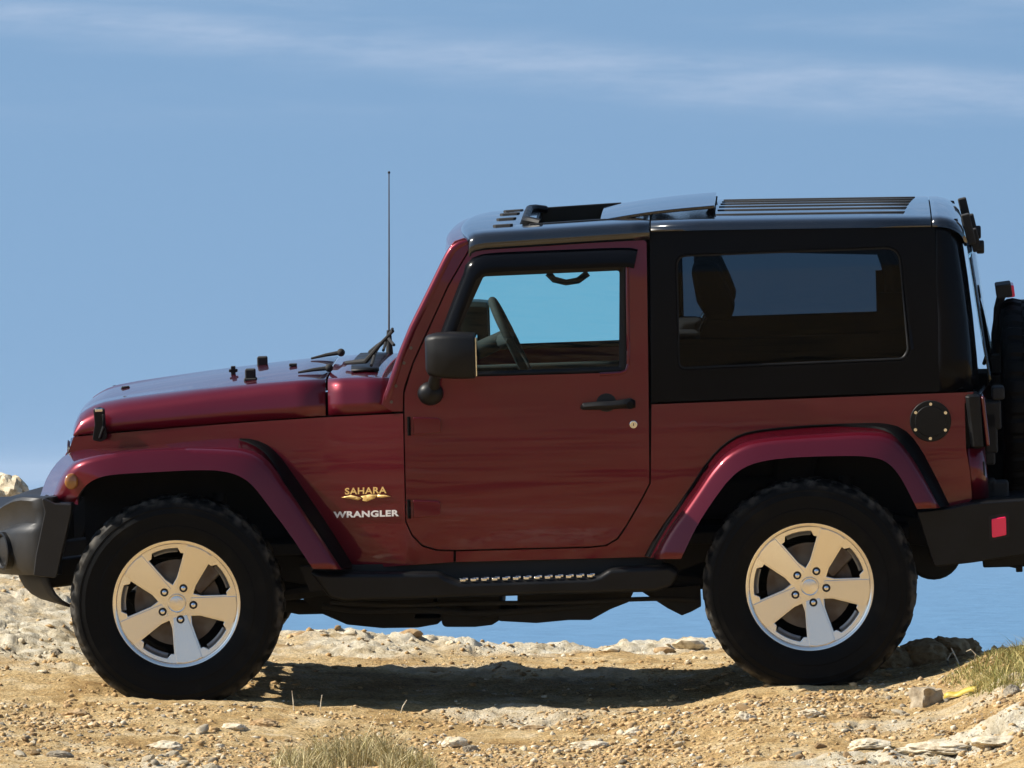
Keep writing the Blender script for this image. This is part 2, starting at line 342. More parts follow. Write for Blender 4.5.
def build_ground():
    xs = axis(-2.35, 2.35, .013, -900, 900); ys = axis(-4.4, 2.75, .020, -1500, 140, 1.14)
    X, Y = np.meshgrid(xs, ys); Z = ground_z(X, Y); M = rock_mask(X, Y)
    nx, ny = len(xs), len(ys)
    co = np.stack([X, Y, Z], -1).reshape(-1, 3)
    idx = np.arange(nx*ny).reshape(ny, nx)
    f = np.stack([idx[:-1, :-1], idx[:-1, 1:], idx[1:, 1:], idx[1:, :-1]], -1).reshape(-1, 4)
    me = bpy.data.meshes.new('ground'); me.vertices.add(len(co)); me.vertices.foreach_set('co', co.ravel())
    me.loops.add(f.size); me.loops.foreach_set('vertex_index', f.ravel()); me.polygons.add(len(f)); me.polygons.foreach_set('loop_start', np.arange(0, f.size, 4))
    me.update(); me.validate()
    at = me.attributes.new('rock', 'FLOAT', 'POINT'); at.data.foreach_set('value', M.ravel().astype(np.float32))
    me.shade_smooth()
    m = bpy.data.materials.new('dry_soil'); m.use_nodes = True; nt = m.node_tree; b = nt.nodes['Principled BSDF']; L = nt.links.new
    b.inputs['Roughness'].default_value = .95; b.inputs['Specular IOR Level'].default_value = .2
    tc = N(nt, 'ShaderNodeTexCoord')
    def nz(sc, det=5, ro=.6):
        n = N(nt, 'ShaderNodeTexNoise'); n.inputs['Scale'].default_value = sc; n.inputs['Detail'].default_value = det; n.inputs['Roughness'].default_value = ro; L(tc.outputs['Object'], n.inputs[0]); return n
    def ramp(src, stops):
        r = N(nt, 'ShaderNodeValToRGB'); e = r.color_ramp.elements
        e[0].position, e[0].color = stops[0][0], (*stops[0][1], 1); e[1].position, e[1].color = stops[-1][0], (*stops[-1][1], 1)
        for p, c in stops[1:-1]: q = e.new(p); q.color = (*c, 1)
        L(src, r.inputs[0]); return r
    soil = ramp(nz(4.5, 9, .68).outputs[0], [(.30, (.27, .155, .055)), (.44, (.50, .33, .14)), (.56, (.64, .47, .24)), (.70, (.73, .60, .40))])
    grit = ramp(nz(75, 4, .7).outputs[0], [(.33, (.42, .36, .30)), (.5, (.95, .95, .95)), (.68, (1.45, 1.40, 1.32))])
    mu = N(nt, 'ShaderNodeMix', data_type='RGBA', blend_type='MULTIPLY'); mu.inputs[0].default_value = .85; L(soil.outputs[0], mu.inputs[6]); L(grit.outputs[0], mu.inputs[7])
    lime = ramp(nz(13, 8, .7).outputs[0], [(.28, (.26, .19, .10)), (.42, (.62, .52, .35)), (.56, (.78, .70, .54)), (.75, (.84, .79, .67))])
    a = N(nt, 'ShaderNodeAttribute', attribute_name='rock')
    mx = N(nt, 'ShaderNodeMix', data_type='RGBA'); L(a.outputs['Fac'], mx.inputs[0]); L(mu.outputs[2], mx.inputs[6]); L(lime.outputs[0], mx.inputs[7])
    # scrub patches further down the hillside
    sp = N(nt, 'ShaderNodeSeparateXYZ'); L(tc.outputs['Object'], sp.inputs[0])
    fr = N(nt, 'ShaderNodeMapRange'); L(sp.outputs[1], fr.inputs[0]); fr.inputs[1].default_value = -5.5; fr.inputs[2].default_value = -9
    sc = N(nt, 'ShaderNodeMapRange'); L(nz(.9, 5, .6).outputs[0], sc.inputs[0]); sc.inputs[1].default_value = .51; sc.inputs[2].default_value = .57
    pm = N(nt, 'ShaderNodeMath', operation='MULTIPLY'); L(fr.outputs[0], pm.inputs[0]); L(sc.outputs[0], pm.inputs[1])
    m2 = N(nt, 'ShaderNodeMix', data_type='RGBA'); L(pm.outputs[0], m2.inputs[0]); L(mx.outputs[2], m2.inputs[6]); m2.inputs[7].default_value = (.035, .036, .020, 1)
    L(m2.outputs[2], b.inputs['Base Color'])
    bp = N(nt, 'ShaderNodeBump'); bp.inputs['Strength'].default_value = 1.0; bp.inputs['Distance'].default_value = .022; L(nz(70, 7, .75).outputs[0], bp.inputs['Height']); L(bp.outputs[0], b.inputs['Normal'])
    me.materials.append(m)
    o = bpy.data.objects.new('ground', me); C.objects.link(o); o['kind'] = 'structure'
build_ground()
def build_sea():
    bm = bmesh.new(); s = 60000
    vs = [bm.verts.new(p) for p in ((-s, -200, -45), (s, -200, -45), (s, s, -45), (-s, s, -45))]; bm.faces.new(vs)
    m = bpy.data.materials.new('sea_water'); m.use_nodes = True; nt = m.node_tree; b = nt.nodes['Principled BSDF']; L = nt.links.new
    b.inputs['Base Color'].default_value = (.09, .20, .33, 1); b.inputs['Roughness'].default_value = .5; b.inputs['IOR'].default_value = 1.33
    tc = N(nt, 'ShaderNodeTexCoord'); n = N(nt, 'ShaderNodeTexNoise'); n.inputs['Scale'].default_value = .05; n.inputs['Detail'].default_value = 6; L(tc.outputs['Object'], n.inputs[0])
    bp = N(nt, 'ShaderNodeBump'); bp.inputs['Strength'].default_value = .8; bp.inputs['Distance'].default_value = 4; L(n.outputs[0], bp.inputs['Height']); L(bp.outputs[0], b.inputs['Normal'])
    o = obj('sea', bm, m, smooth=False); o['kind'] = 'structure'
build_sea()
def build_haze():
    bm = bmesh.new(); add_box(bm, (0, 29000, -9), (118000, 61000, 76))
    m = bpy.data.materials.new('sea_haze'); m.use_nodes = True; nt = m.node_tree; nt.nodes.clear()
    o = N(nt, 'ShaderNodeOutputMaterial'); v = N(nt, 'ShaderNodeVolumePrincipled'); v.inputs['Color'].default_value = (.60, .78, 1.0, 1); v.inputs['Density'].default_value = HAZE; v.inputs['Anisotropy'].default_value = .2
    nt.links.new(v.outputs[0], o.inputs['Volume']); h = obj('haze', bm, m, smooth=False); h['kind'] = 'stuff'
HAZE = 3.5e-5
build_haze()

# ------------------------------------------------------------------ flares and side panels
FA = [(40, 497), (46, 478), (56, 463), (66, 454), (80, 449.5), (110, 448), (150, 446), (200, 440), (240, 438), (258, 441), (275, 452), (300, 487), (330, 531), (353, 569)]
FB = [(55.6, 502), (61.5, 485), (69, 471), (79, 462), (98.5, 456), (118, 452), (157, 448.5), (205, 449.5), (244, 452), (260, 459), (273, 472), (288.5, 494), (311, 527), (339, 569)]
FC = [(75, 502), (81, 490.5), (90.7, 480.7), (104, 475.8), (120, 474), (137.5, 473), (165, 471.5), (196, 470), (222, 470.5), (242, 476.5), (255, 487.5), (273, 512), (288.5, 532), (313, 569)]
RA = [(646, 557), (659, 533), (687, 495.6), (709, 461), (727.5, 442.5), (746, 433), (796, 427.5), (859, 424.7), (890, 425), (905.6, 431.6), (918, 447), (934, 477), (948, 506)]
RB = [(657, 559), (668, 536), (690, 505), (718, 463), (740, 447), (765, 441), (812, 438), (859, 434.7), (884, 436), (899, 445.6), (915, 467.5), (930.6, 495.6), (938, 508)]
RC = [(681, 559), (696, 527), (712, 502), (730.6, 477), (749, 464), (780.6, 458), (827.5, 456), (871, 456), (890, 463), (902.5, 480), (912, 499), (917, 509)]
def flare(name, A, B, Cc, ya, far=False, n=44):
    a = smooth_line(A, n, 1); b = smooth_line(B, n, 1); c = smooth_line(Cc, n, 1); rows = [[], [], [], [], []]
    for i in range(n):
        xa, za = P(a[i].x, a[i].y, ya); ybase = -ya(xa, za)
        t = i/(n-1)
        yb, yc = -.905, -.925
        if name == 'front_flare':
            k = max(0, 1-t/.16); yb += .10*k*k; yc += .06*k*k
        xb, zb = P(b[i].x, b[i].y, yb); xc, zc = P(c[i].x, c[i].y, yc)
        pa = Vector((xa, ybase, za)); pb = Vector((xb, yb, zb)); pc = Vector((xc, yc, zc))
        u = (pa-pb); v = (pc-pb)
        rows[0].append(pa); rows[1].append(pb+u*.13); rows[2].append(pb+v*.05+u*.02); rows[3].append(pb+v*.25); rows[4].append(pc)
        if i == 0: rows.append([])
        rows[5].append(pc+Vector((0, .03, 0)))
    secs = list(zip(*rows)); bm = loft(secs)
    # seal between wing and flare, widened down the slopes to paint in their shade
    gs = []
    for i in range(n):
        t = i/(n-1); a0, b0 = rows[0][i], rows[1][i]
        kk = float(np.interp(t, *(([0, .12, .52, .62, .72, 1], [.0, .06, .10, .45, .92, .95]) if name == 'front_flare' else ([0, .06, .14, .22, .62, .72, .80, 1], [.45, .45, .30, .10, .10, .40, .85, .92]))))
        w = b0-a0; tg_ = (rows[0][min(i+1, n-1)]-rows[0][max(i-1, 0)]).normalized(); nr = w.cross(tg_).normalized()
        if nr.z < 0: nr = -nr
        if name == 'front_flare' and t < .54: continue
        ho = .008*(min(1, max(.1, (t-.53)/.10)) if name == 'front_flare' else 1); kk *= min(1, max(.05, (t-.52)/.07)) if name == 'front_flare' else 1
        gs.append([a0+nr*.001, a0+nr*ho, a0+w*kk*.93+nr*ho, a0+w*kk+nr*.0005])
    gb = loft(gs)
    if far: flip_far(gb)
    b0 = sum((f.normal.y*f.calc_area() for f in bm.faces))
    if b0 > 0: bmesh.ops.reverse_faces(bm, faces=bm.faces[:])
    if far: flip_far(bm)
    return bm, gb
def yfl(x, z): return bw(x, z)-.004
for far in (False, True):
    for q in (flare('front_flare', FA, FB, FC, yfl, far), flare('rear_flare', RA, RB, RC, yfl, far)):
        f_ = obj('wheel_flare', q[0], PAINT, car, solid=.006, ang=50); obj('flare_seal_shade', q[1], TRIM_SHADE, f_, ang=50)

def front_side():
    px = [(73.5, 437), (100, 434.5), (180, 427.5), (260, 421.5), (327, 417.2), (403, 413.5), (403.5, 440), (405.2, 522), (411.8, 536.2), (422, 546.6), (436.8, 550.9), (453.5, 551.4), (453.5, 562), (405, 565.5), (352, 569),
          (330, 532), (300, 488.5), (275, 454), (258, 443), (240, 440), (200, 442), (150, 448), (110, 450), (80, 451.5), (68, 453)]
    return PP(px, bw)
def rear_side():
    px = [(651.5, 404.5), (780, 399.5), (974, 392), (970, 398), (964.5, 404), (966, 449), (970, 472), (972, 499), (968, 503), (948, 507), (934, 479), (918, 449), (905.6, 433.6), (890, 427), (859, 426.7), (796, 429.5), (746, 435), (727.5, 444.5), (709, 463), (687, 497.5), (659, 535),
          (647, 557), (456, 562), (456, 551.4), (590, 548), (606.5, 546.1), (618.4, 539.3), (627.4, 525.8), (642.4, 499.8), (650.8, 483.4)]
    return PP(px, bw)
bm = bmesh.new()
add_plate(bm, front_side(), [], bw); add_plate(bm, rear_side(), [], bw); mirror_dup(bm)
body = obj('body', bm, PAINT, car, solid=.012, bevel=.004, seg=2)
# dark inner shell seen through shut lines and below
bm = bmesh.new()
inn = PP([(76, 440), (250, 428), (402, 420), (404, 392), (648, 395), (648, 408), (972, 398), (968, 500), (945, 500), (915, 445), (880, 428), (760, 433), (712, 463), (655, 553), (350, 566), (300, 492), (262, 448), (180, 446), (80, 452)], lambda x, z: bw(x, z)-.035)
add_plate(bm, inn, [], lambda x, z: bw(x, z)-.035); mirror_dup(bm)
flr = PP([(462, 244), (478, 250), (455, 290), (424, 352), (416, 385), (412, 420), (396, 420), (397, 392), (405, 362), (440, 290)], lambda x, z: bw(x, z)-.04); b2 = bmesh.new(); add_plate(b2, flr, [], lambda x, z: bw(x, z)-.04, zs=None, xs=None); mirror_dup(b2); me = bpy.data.meshes.new('t'); b2.to_mesh(me); b2.free(); bm.from_mesh(me)
def arch(Cc, x0, x1):
    c = smooth_line(Cc, 30, 1); o = [P(p.x, p.y, -.92) for p in c]
    for s in (-1, 1):
        add_loft(bm, [[(x, s*y, z) for (x, z) in o] for y in (.90, .34)])
        low = .36
        add_prism(bm, [(x, z) for x, z in o]+[(o[-1][0], low), (o[0][0], low)], s*.36, s*.33)
arch(FC, 0, 0); arch(RC, 0, 0)
obj('inner_shell', bm, DARK, car, smooth=False)

# ------------------------------------------------------------------ hood and cowl
HS = [(73, 435.5, 432, .540, .0), (74.5, 435.2, 427, .542, .001), (77, 434.9, 420.5, .544, .002), (81, 434.5, 413.5, .547, .003), (87, 434, 408, .552, .004), (94, 433.4, 404, .558, .005), (104, 432.5, 400.8, .566, .006), (125, 430.6, 397, .574, .007), (160, 427.8, 393, .59, .009), (196, 425, 389.6, .607, .011), (230, 422.2, 387, .622, .013), (262, 420, 384.6, .637, .015), (295, 417.8, 382.6, .655, .016), (325.6, 415.6, 380.8, .670, .017)]
CS = [(328.4, 415.4, 380.6, .672, .017), (345, 414.6, 379.8, .682, .016), (365, 413.6, 379.2, .694, .018), (392, 412.2, 379.5, .712, .012)]
def hood_secs(st, nose):
    secs = []
    for (px, pl, ps, w, cr) in st:
        q = max(0, min(1, (290-px)/150)); ps = ps+4.2*q*min(1, (px-70)/18); g = 1+1.1*q
        x, zl = P(px, pl, -w-.02); _, zs = P(px, ps, -w+.03)
        h = zs-zl
        half = [(w+.016, zl), (w+.010, zl+h*.35), (w+.002, zl+h*.65), (w-.008*g, zs-min(.020, h*.2)), (w-.020*g, zs-min(.007, h*.08)), (w-.04*g, zs+min(.004, h*.1)), (w-.075*g, zs+.35*cr+.004*q), (w*.70, zs+.62*cr), (w*.45, zs+.86*cr), (w*.2, zs+.97*cr), (0, zs+cr)]
        k = max(0, 1-(px-73)/60)*nose
        pts = [(y, z) for y, z in half]
        full = [(-y, z) for y, z in pts]+[(y, z) for y, z in pts[-2::-1]]
        secs.append([(x-.022*k*(1-(y/w)**2 if abs(y) < w else 0), y, z) for y, z in full])
    return secs
hood = obj('hood', loft(hood_secs(HS, 1)), PAINT, car, solid=.014, ang=60)
cowl = obj('cowl', loft(hood_secs(CS, 0)), PAINT, car, solid=.014, ang=60)
# grille slab below the hood lip, seven slots, two round lamps
gx, gz = P(73.5, 437, -.55); gx2, gz2 = P(64, 500, -.55)
bm = bmesh.new()
secs = []
for y in np.linspace(-.555, .555, 17):
    k = .020*(1-(y/.56)**2); e = .02*max(0, abs(y)-.5)/.055
    secs.append([(gx-k+e+.002, y, gz), (gx-k+e-.016, y, gz-.05), (gx-k+e-.018, y, gz-.20), (gx-k+e-.010, y, gz2-.02), (gx+.010, y, gz2-.02), (gx+.03, y, gz)])
grille = obj('grille', loft(secs, True, True), PAINT, car, bevel=.008, ang=40)
bm = bmesh.new()
for k in range(7): add_box(bm, (gx-.018+.006*abs(k-3)*.35, (k-3)*.088, gz-.155), (.06, .052, .20))
obj('grille_slots', bm, DARK, grille, bevel=.006)
for s in (-1, 1):
    lamp = obj('headlight', cyl((gx-.020, s*.425, gz-.10), (gx+.03, s*.425, gz-.10), .088, 28), CHROME, grille, bevel=.006)
    obj('lens', cyl((gx-.030, s*.425, gz-.10), (gx-.018, s*.425, gz-.10), .080, 28, .070), GL_W, lamp)
# radiator block closes the engine bay
obj('engine_block', box((-.95, 0, .80), (1.1, .62, .34)), DARK, car, bevel=.02)
# ------------------------------------------------------------------ windscreen frame
PIL = [(381.5, 405), (384, 396), (405, 339), (427, 295), (447, 254), (452, 247), (458, 242.5), (466.5, 239.5), (469.5, 248.5), (447.5, 286), (412.5, 363), (405.5, 383), (403.3, 392), (403, 411.5), (392, 411.8)]
bm = bmesh.new()
def wfr(x, z): return bw(max(x, XD), max(z, ZB))-.002
ol = PP(PIL, wfr); add_plate(bm, ol, [], wfr, zs=.1, xs=None); mirror_dup(bm)
wf = obj('windscreen_frame', bm, PAINT, car, solid=.055, bevel=.022, seg=4, ang=40)
for s in (-1, 1):
    q = smooth_line([(385, 404), (389, 394), (408, 339), (430, 295), (450, 254), (454, 248.5), (459, 245), (467.5, 242)], 24, 1); q3 = []
    for p in q: x, z = P(p.x, p.y, wfr); q3.append((x, s*(wfr(x, z)-.014), z))
    obj('frame_tube', tube(q3, [.012]+[.0185]*22+[.016], 12), PAINT, wf)
bm = bmesh.new(); secs = []
hx0, hz0 = P(450, 249, -.68); hx1, hz1 = P(466, 239.5, -.68)
for y in np.linspace(-.69, .69, 21):
    k = .034*(1-(y/.70)**2)
    secs.append([(hx0-k-.004, y, hz0-.03), (hx0-k+.002, y, hz0+.012), (hx0-k+.020, y, hz1-.004), (hx1-k*.8-.004, y, hz1+.008), (hx1-k*.8+.02, y, hz1-.02), (hx0-k+.03, y, hz0-.035)])
obj('header', loft(secs, True, True), PAINT, wf, bevel=.004)
bm = bmesh.new(); secs = []
for (px, py) in ((389, 396), (410, 341), (430, 297), (452, 252)):
    row = []
    for y in np.linspace(-.665, .665, 15):
        x, z = P(px, py, -.66); row.append((x-.030*(1-(y/.67)**2)+.030, y, z))
    secs.append(row)
obj('windscreen', loft(secs), GL_W, wf)
bm = bmesh.new()
for px, py in ((411, 348), (404, 363), (396, 386), (391.5, 402)):
    x, z = P(px, py, wfr); y = -wfr(x, z); add_cyl(bm, (x, y-.006, z), (x, y+.01, z), .006, 12)
obj('frame_bolts', bm, STEEL, wf)

# ------------------------------------------------------------------ doors
DOOR = [(470.5, 249.5, 3), (646.5, 240, 4), (648.7, 404, 0), (649.3, 483, 0), (641, 499, 0), (626, 525, 0), (617, 538, 0), (606, 544.6, 0), (590, 546.4, 0), (455, 549.8, 0), (437.2, 549.2, 0), (423, 545, 0), (413, 535.2, 0), (406.6, 521.4, 0), (404.8, 440, 0), (404.5, 393, 6), (413.5, 364, 0), (448.5, 287, 0)]
WIN = [(472, 267, 5), (628, 261.5, 3), (628, 366, 7), (622, 372.5, 4), (441, 377.5, 5), (437, 350, 4)]
hw = rpoly(WIN)
def make_door(far):
    bm = plate(PP(rpoly(DOOR), bw), [PP(hw, bw)], bw, zs=.045, xs=.12, off=.002)
    if far: flip_far(bm)
    d = obj('door', bm, PAINT, car, solid=.03, bevel=.005, seg=3, ang=45)
    def put(bm, name, m, **k):
        if far: flip_far(bm)
        return obj(name, bm, m, d, **k)
    # glass
    put(plate(PP([(444, 378), (478, 272), (626, 264), (630, 373)], lambda x, z: bw(x, z)-.016), [], lambda x, z: bw(x, z)-.016, zs=None, xs=None), 'door_glass', GL_F)
    # rubber seal round the opening
    bm = plate(PP(rpoly([(470, 264, 4), (631, 259, 4), (631.5, 373, 4), (436, 379.5, 3), (432, 349, 3)]), lambda x, z: bw(x, z)-.009), [PP(rpoly([(483.5, 276.5, 4), (619.5, 270.5, 3), (619, 366.5, 3), (450, 372.5, 3), (449, 352, 3)]), lambda x, z: bw(x, z)-.009)], lambda x, z: bw(x, z)-.009, zs=None, xs=None)
    put(bm, 'window_seal', PLAST, solid=.012)
    # bright bead down the rear of the opening
    pts = [P(627.2, 262, bw), P(627.6, 300, bw), P(628.2, 350, bw), P(628.3, 364, bw), P(626.5, 370.5, bw), P(620, 373, bw), P(600, 374, bw)]
    put(tube([(x, -bw(x, z)-.004, z) for x, z in pts], .007, 8), 'window_bead', PAINT)
    # wind and rain deflector
    path = [(440, 357), (447, 335), (468, 280), (474, 268), (481, 263.5), (500, 261.6), (560, 259.3), (628, 256.5), (636, 258.5)]
    c = smooth_line(path, 40, 2); secs = []
    for i, p in enumerate(c):
        q = c[min(i+1, 39)]-c[max(i-1, 0)]; nrm = Vector((-q.y, q.x)).normalized()
        wd = 7.2 if i < 14 else 9.5; sec = []
        for (o, dy) in ((-wd, .004), (-wd*.7, .022), (-.2*wd, .034), (.5*wd, .040), (wd, .036), (wd, .030), (0, .026), (-wd*.6, .010)):
            pp = p+nrm*(-o if False else o); x, z = P(pp.x, pp.y, bw); sec.append((x, -bw(x, z)-dy, z))
        secs.append(sec)
    put(loft(secs, True, True), 'rain_deflector', BLACKP, ang=50)
    # handle: bowl, paddle, button, lock
    x, z = P(606.5, 407, bw); y = -bw(x, z)
    bm = bmesh.new(); bmesh.ops.create_uvsphere(bm, u_segments=24, v_segments=12, radius=.052, matrix=Matrix.Translation((x, y+.003, z)) @ Matrix.Diagonal((1, .13, 1.05, 1)))
    hb = put(bm, 'handle_recess', DARK)
    path = [(580.5, 407.5), (583, 406.2), (597, 405.2), (612, 404.6), (622, 403.6), (631, 403.2), (635.5, 404)]
    secs = []
    for i, (px, py) in enumerate(path):
        x, z = P(px, py, bw); y = -bw(x, z); h = (.006, .014, .0165, .0165, .018, .022, .014)[i]; d0 = (.004, .022, .034, .036, .032, .026, .006)[i]
        secs.append([(x, y-d0+.010, z-h), (x, y-d0, z-h*.8), (x, y-d0-.008, z), (x, y-d0, z+h*.8), (x, y-d0+.010, z+h), (x, y-d0+.016, z)])
    h = put(loft(secs, True, True), 'door_handle', PLAST, bevel=.002, ang=50)
    x, z = P(630.5, 404, bw); y = -bw(x, z)
    put(cyl((x, y-.03, z), (x, y-.052, z), .015, 18), 'push_button', BLACKP, bevel=.003)
    if not far:
        x, z = P(633.5, 424.3, bw); y = -bw(x, z); bm = cyl((x, y-.0005, z), (x, y-.010, z), .0155, 20)
        put(bm, 'lock_cylinder', CHROME, bevel=.003); put(box((x, y-.0105, z), (.003, .003, .010)), 'key_slot', DARK)
    # two exterior hinges in body colour
    for pz in (426, 509):
        bm = bmesh.new(); x0, z0 = P(406, pz, bw); x1, _ = P(441, pz-1.5, bw); y = -bw(x1, z0)
        hgt = .036
        add_prism(bm, [(x0+.028, z0+hgt*.95), (x1-.01, z0+hgt*.8), (x1, z0+hgt*.6), (x1, z0-hgt*.6), (x1-.01, z0-hgt*.8), (x0+.028, z0-hgt*.95)], y-.017, y+.004)
        hg = put(bm, 'hinge', PAINT, bevel=.004)
        put(cyl((x0+.012, y-.012, z0-.036), (x0+.012, y-.012, z0+.036), .0065, 12), 'hinge_pin', TRIM_SHADE)
        bm = bmesh.new()
        for q in (-.026, .026): add_cyl(bm, (x0+.002, y-.004, z0+q), (x0+.002, y-.011, z0+q), .0045, 10)
        for q in (.3, .72): add_cyl(bm, (x0+.028+(x1-x0-.03)*q, y-.016, z0), (x0+.028+(x1-x0-.03)*q, y-.022, z0), .008, 10)
        put(bm, 'hinge_bolts', PAINT)
    # mirror
    yb = -.80
    bm = bmesh.new()
    xb, zb = P(430.5, 393.5, -.79); bmesh.ops.create_uvsphere(bm, u_segments=20, v_segments=12, radius=.05, matrix=Matrix.Translation((xb, -.79, zb)) @ Matrix.Diagonal((1, .8, .92, 1)))
    add_tube(bm, [(xb+.01, -.795, zb+.015), (xb+.02, -.83, zb+.06), (xb+.035, -.86, zb+.11)], [.026, .022, .026], 12)
    mb = put(bm, 'mirror_arm', PLAST)
    secs = []
    pr = [(425, 338, 370), (427.5, 335.5, 374.5), (436, 333.6, 377), (452, 333, 377.6), (465, 333.2, 377.6), (474.5, 334, 377.2)]
    for i, (px, t, b) in enumerate(pr):
        x, zt = P(px, t, -.93); _, zb2 = P(px, b, -.93); k = min(1, .45+i*.2); yo, yi = -.93-.085*k, -.93+.10*k; r = .018
        secs.append([(x, yo, zb2+r), (x, yo, zt-r), (x, yo+.008, zt-.005), (x, yo+r*1.2, zt), (x, yi-r, zt), (x, yi, zt-r), (x, yi, zb2+r), (x, yi-r, zb2), (x, yo+r*1.2, zb2), (x, yo+.008, zb2+.005)])
    mh = put(loft(secs, True, True), 'mirror_housing', PLAST, ang=40, bevel=.004)
    xx, zt = P(475.5, 336, -.93); _, zb2 = P(475.5, 375, -.93)
    put(box((xx+.001, -.922, (zt+zb2)/2), (.006, .155, zt-zb2)), 'mirror_glass', MIRG, bevel=.002)
    # inner trim, pull and upper frame seen through the glass
    tr = PP([(415, 392), (640, 384), (640, 500), (600, 536), (440, 540), (412, 510)], lambda x, z: bw(x, z)-.075)
    bm = plate(tr, [], lambda x, z: bw(x, z)-.075, zs=None, xs=None); put(bm, 'door_trim', SEAT, solid=.03, bevel=.01)
    return d
make_door(False); make_door(True)
# ------------------------------------------------------------------ hard top
TOPO = [(649.5, 229, 0), (935, 221, 0), (937, 300, 0), (940, 391.5, 0), (651, 402.5, 0), (650.5, 300, 0)]
SW = rpoly([(675, 254.5, 12), (900, 245.8, 16), (910.5, 350, 0), (906, 360.5, 12), (678, 370, 8)])
bm = bmesh.new(); add_plate(bm, PP(rpoly(TOPO), bw), [PP(SW, bw)], bw, zs=.05, xs=.12); mirror_dup(bm)
top = obj('hard_top', bm, BLACKP, car, solid=.02, bevel=.004, seg=2)
# rounded rear corners
bm = bmesh.new()
rows = []
for (py, pr, inx) in ((391.5, 975, .70), (360, 972.5, .695), (320, 968.5, .69), (280, 963.5, .68), (250, 959, .67), (232, 956, .66), (221, 953, .65)):
    x0, z = P(936 if py < 300 else 938, py, bw); x1, _ = P(pr, py, -.64); w = bw(x0, z); row = []
    for k in range(13):
        a = k/12*math.pi/2; row.append((x0+(x1-x0)*math.sin(a), -(inx-.05+(w-inx+.05)*math.cos(a)), z))
    row += [(x1+.012, -.60, z), (x1+.018, -.575, z), (x1+.003, -.565, z)]
    rows.append(row)
add_loft(bm, rows); bmesh.ops.recalc_face_normals(bm, faces=bm.faces[:])
if sum(f.normal.y*f.calc_area() for f in bm.faces) > 0: bmesh.ops.reverse_faces(bm, faces=bm.faces[:])
mirror_dup(bm); obj('rear_pillars', bm, BLACKP, top, solid=.012)
# raised window surround and the privacy glass
so_ = rpoly([(670.5, 250.5, 14), (903, 241.8, 18), (914, 350, 0), (909, 364, 14), (674.5, 374, 10)])
for far in (False, True):
    f = lambda x, z: bw(x, z)+.001
    bm = plate(PP(so_, f), [PP(SW, f)], f, zs=.08, xs=None, off=.004)
    if far: flip_far(bm)
    sf = obj('side_window', bm, BLACKP, car, solid=.014, bevel=.004, seg=3)
    bm = plate(PP(rpoly([(672, 252, 10), (902, 243.5, 14), (912, 352, 0), (907, 363, 10), (676, 372.5, 6)]), lambda x, z: bw(x, z)-.006), [], lambda x, z: bw(x, z)-.006, zs=.06, xs=None)
    if far: flip_far(bm)
    obj('pane', bm, GL_D, sf)
    bm = plate(PP(SW, lambda x, z: bw(x, z)-.001), [PP(rpoly([(677.5, 257, 10), (898, 248.5, 14), (907, 349, 0), (903, 357.5, 10), (680, 367.3, 6)]), lambda x, z: bw(x, z)-.001)], lambda x, z: bw(x, z)-.001, zs=None, xs=None)
    if far: flip_far(bm)
    obj('gasket', bm, PLAST, sf, solid=.008)
# roof skin
ROOF = [(467.5, 243, .675), (468.2, 239.5, .688), (470, 236.6, .694), (475, 234.3, .697), (485, 232.8, .699), (505, 231.4, .70), (533, 229.6, .70), (560, 227.8, .70), (590, 225.8, .70), (612, 224.4, .70), (630, 223.2, .70), (649.3, 222.1, .70), (700, 220.9, .70), (760, 219.9, .70), (850, 218.6, .70), (929, 217.4, .70)]
REAR = [(929.6, 217.4, .70), (938, 217.6, .698), (945, 218.6, .690), (951, 220.6, .675), (956, 223.6, .655), (959.5, 227.5, .63), (961.5, 232, .60), (962, 237, .57)]
def roof_rows(st, cr, low=.034):
    secs = []; ts = [-1, -.93, -.82, -.70, -.64, -.45, -.22, 0, .22, .45, .64, .70, .82, .93, 1]
    for (px, py, w) in st:
        x, z = P(px, py, -w+.02); row = []
        lip = [(w+.014, z-low), (w+.016, z-.034), (w+.008, z-.014), (w-.006, z-.004)]
        bow = .045*max(0, 1-(px-467)/60) if px < 650 else 0
        half = [(-a, b) for a, b in lip]+[(-(w-.03), z+.002)]
        mid = [(t*(w-.06), z+.003+cr*(1-t*t)) for t in ts[1:-1]]
        oth = [(-a, b) for a, b in half[::-1]]
        for y, zz in half+mid+oth: row.append((x-bow*(1-(y/w)**2), y, zz))
        secs.append(row)
    return secs
bm = bmesh.new(); rows = add_loft(bm, roof_rows(ROOF[:12], .010, .064))
OX0, OX1 = P(532, 229.6, -.6)[0], P(613, 224, -.6)[0]; OY = .46
kill = [f for f in bm.faces if OX0 < f.calc_center_median().x < OX1 and abs(f.calc_center_median().y) < OY]
bmesh.ops.delete(bm, geom=kill, context='FACES'); bmesh.ops.recalc_face_normals(bm, faces=bm.faces[:])
if sum(f.normal.z*f.calc_area() for f in bm.faces) < 0: bmesh.ops.reverse_faces(bm, faces=bm.faces[:])
fr = obj('front_roof', bm, ROOFP, car, solid=.012, ang=50)
bm = loft(roof_rows(ROOF[11:], .014))
if sum(f.normal.z*f.calc_area() for f in bm.faces) < 0: bmesh.ops.reverse_faces(bm, faces=bm.faces[:])
for v in bm.verts: v.co.x += .006
rr = obj('rear_roof', bm, ROOFP, car, solid=.012, ang=50)
bm = loft(roof_rows(REAR, .014))
if sum(f.normal.z*f.calc_area() for f in bm.faces) < 0: bmesh.ops.reverse_faces(bm, faces=bm.faces[:])
for v in bm.verts: v.co.x += .009
obj('rear_roof_edge', bm, ROOFP, car, solid=.012, ang=50)
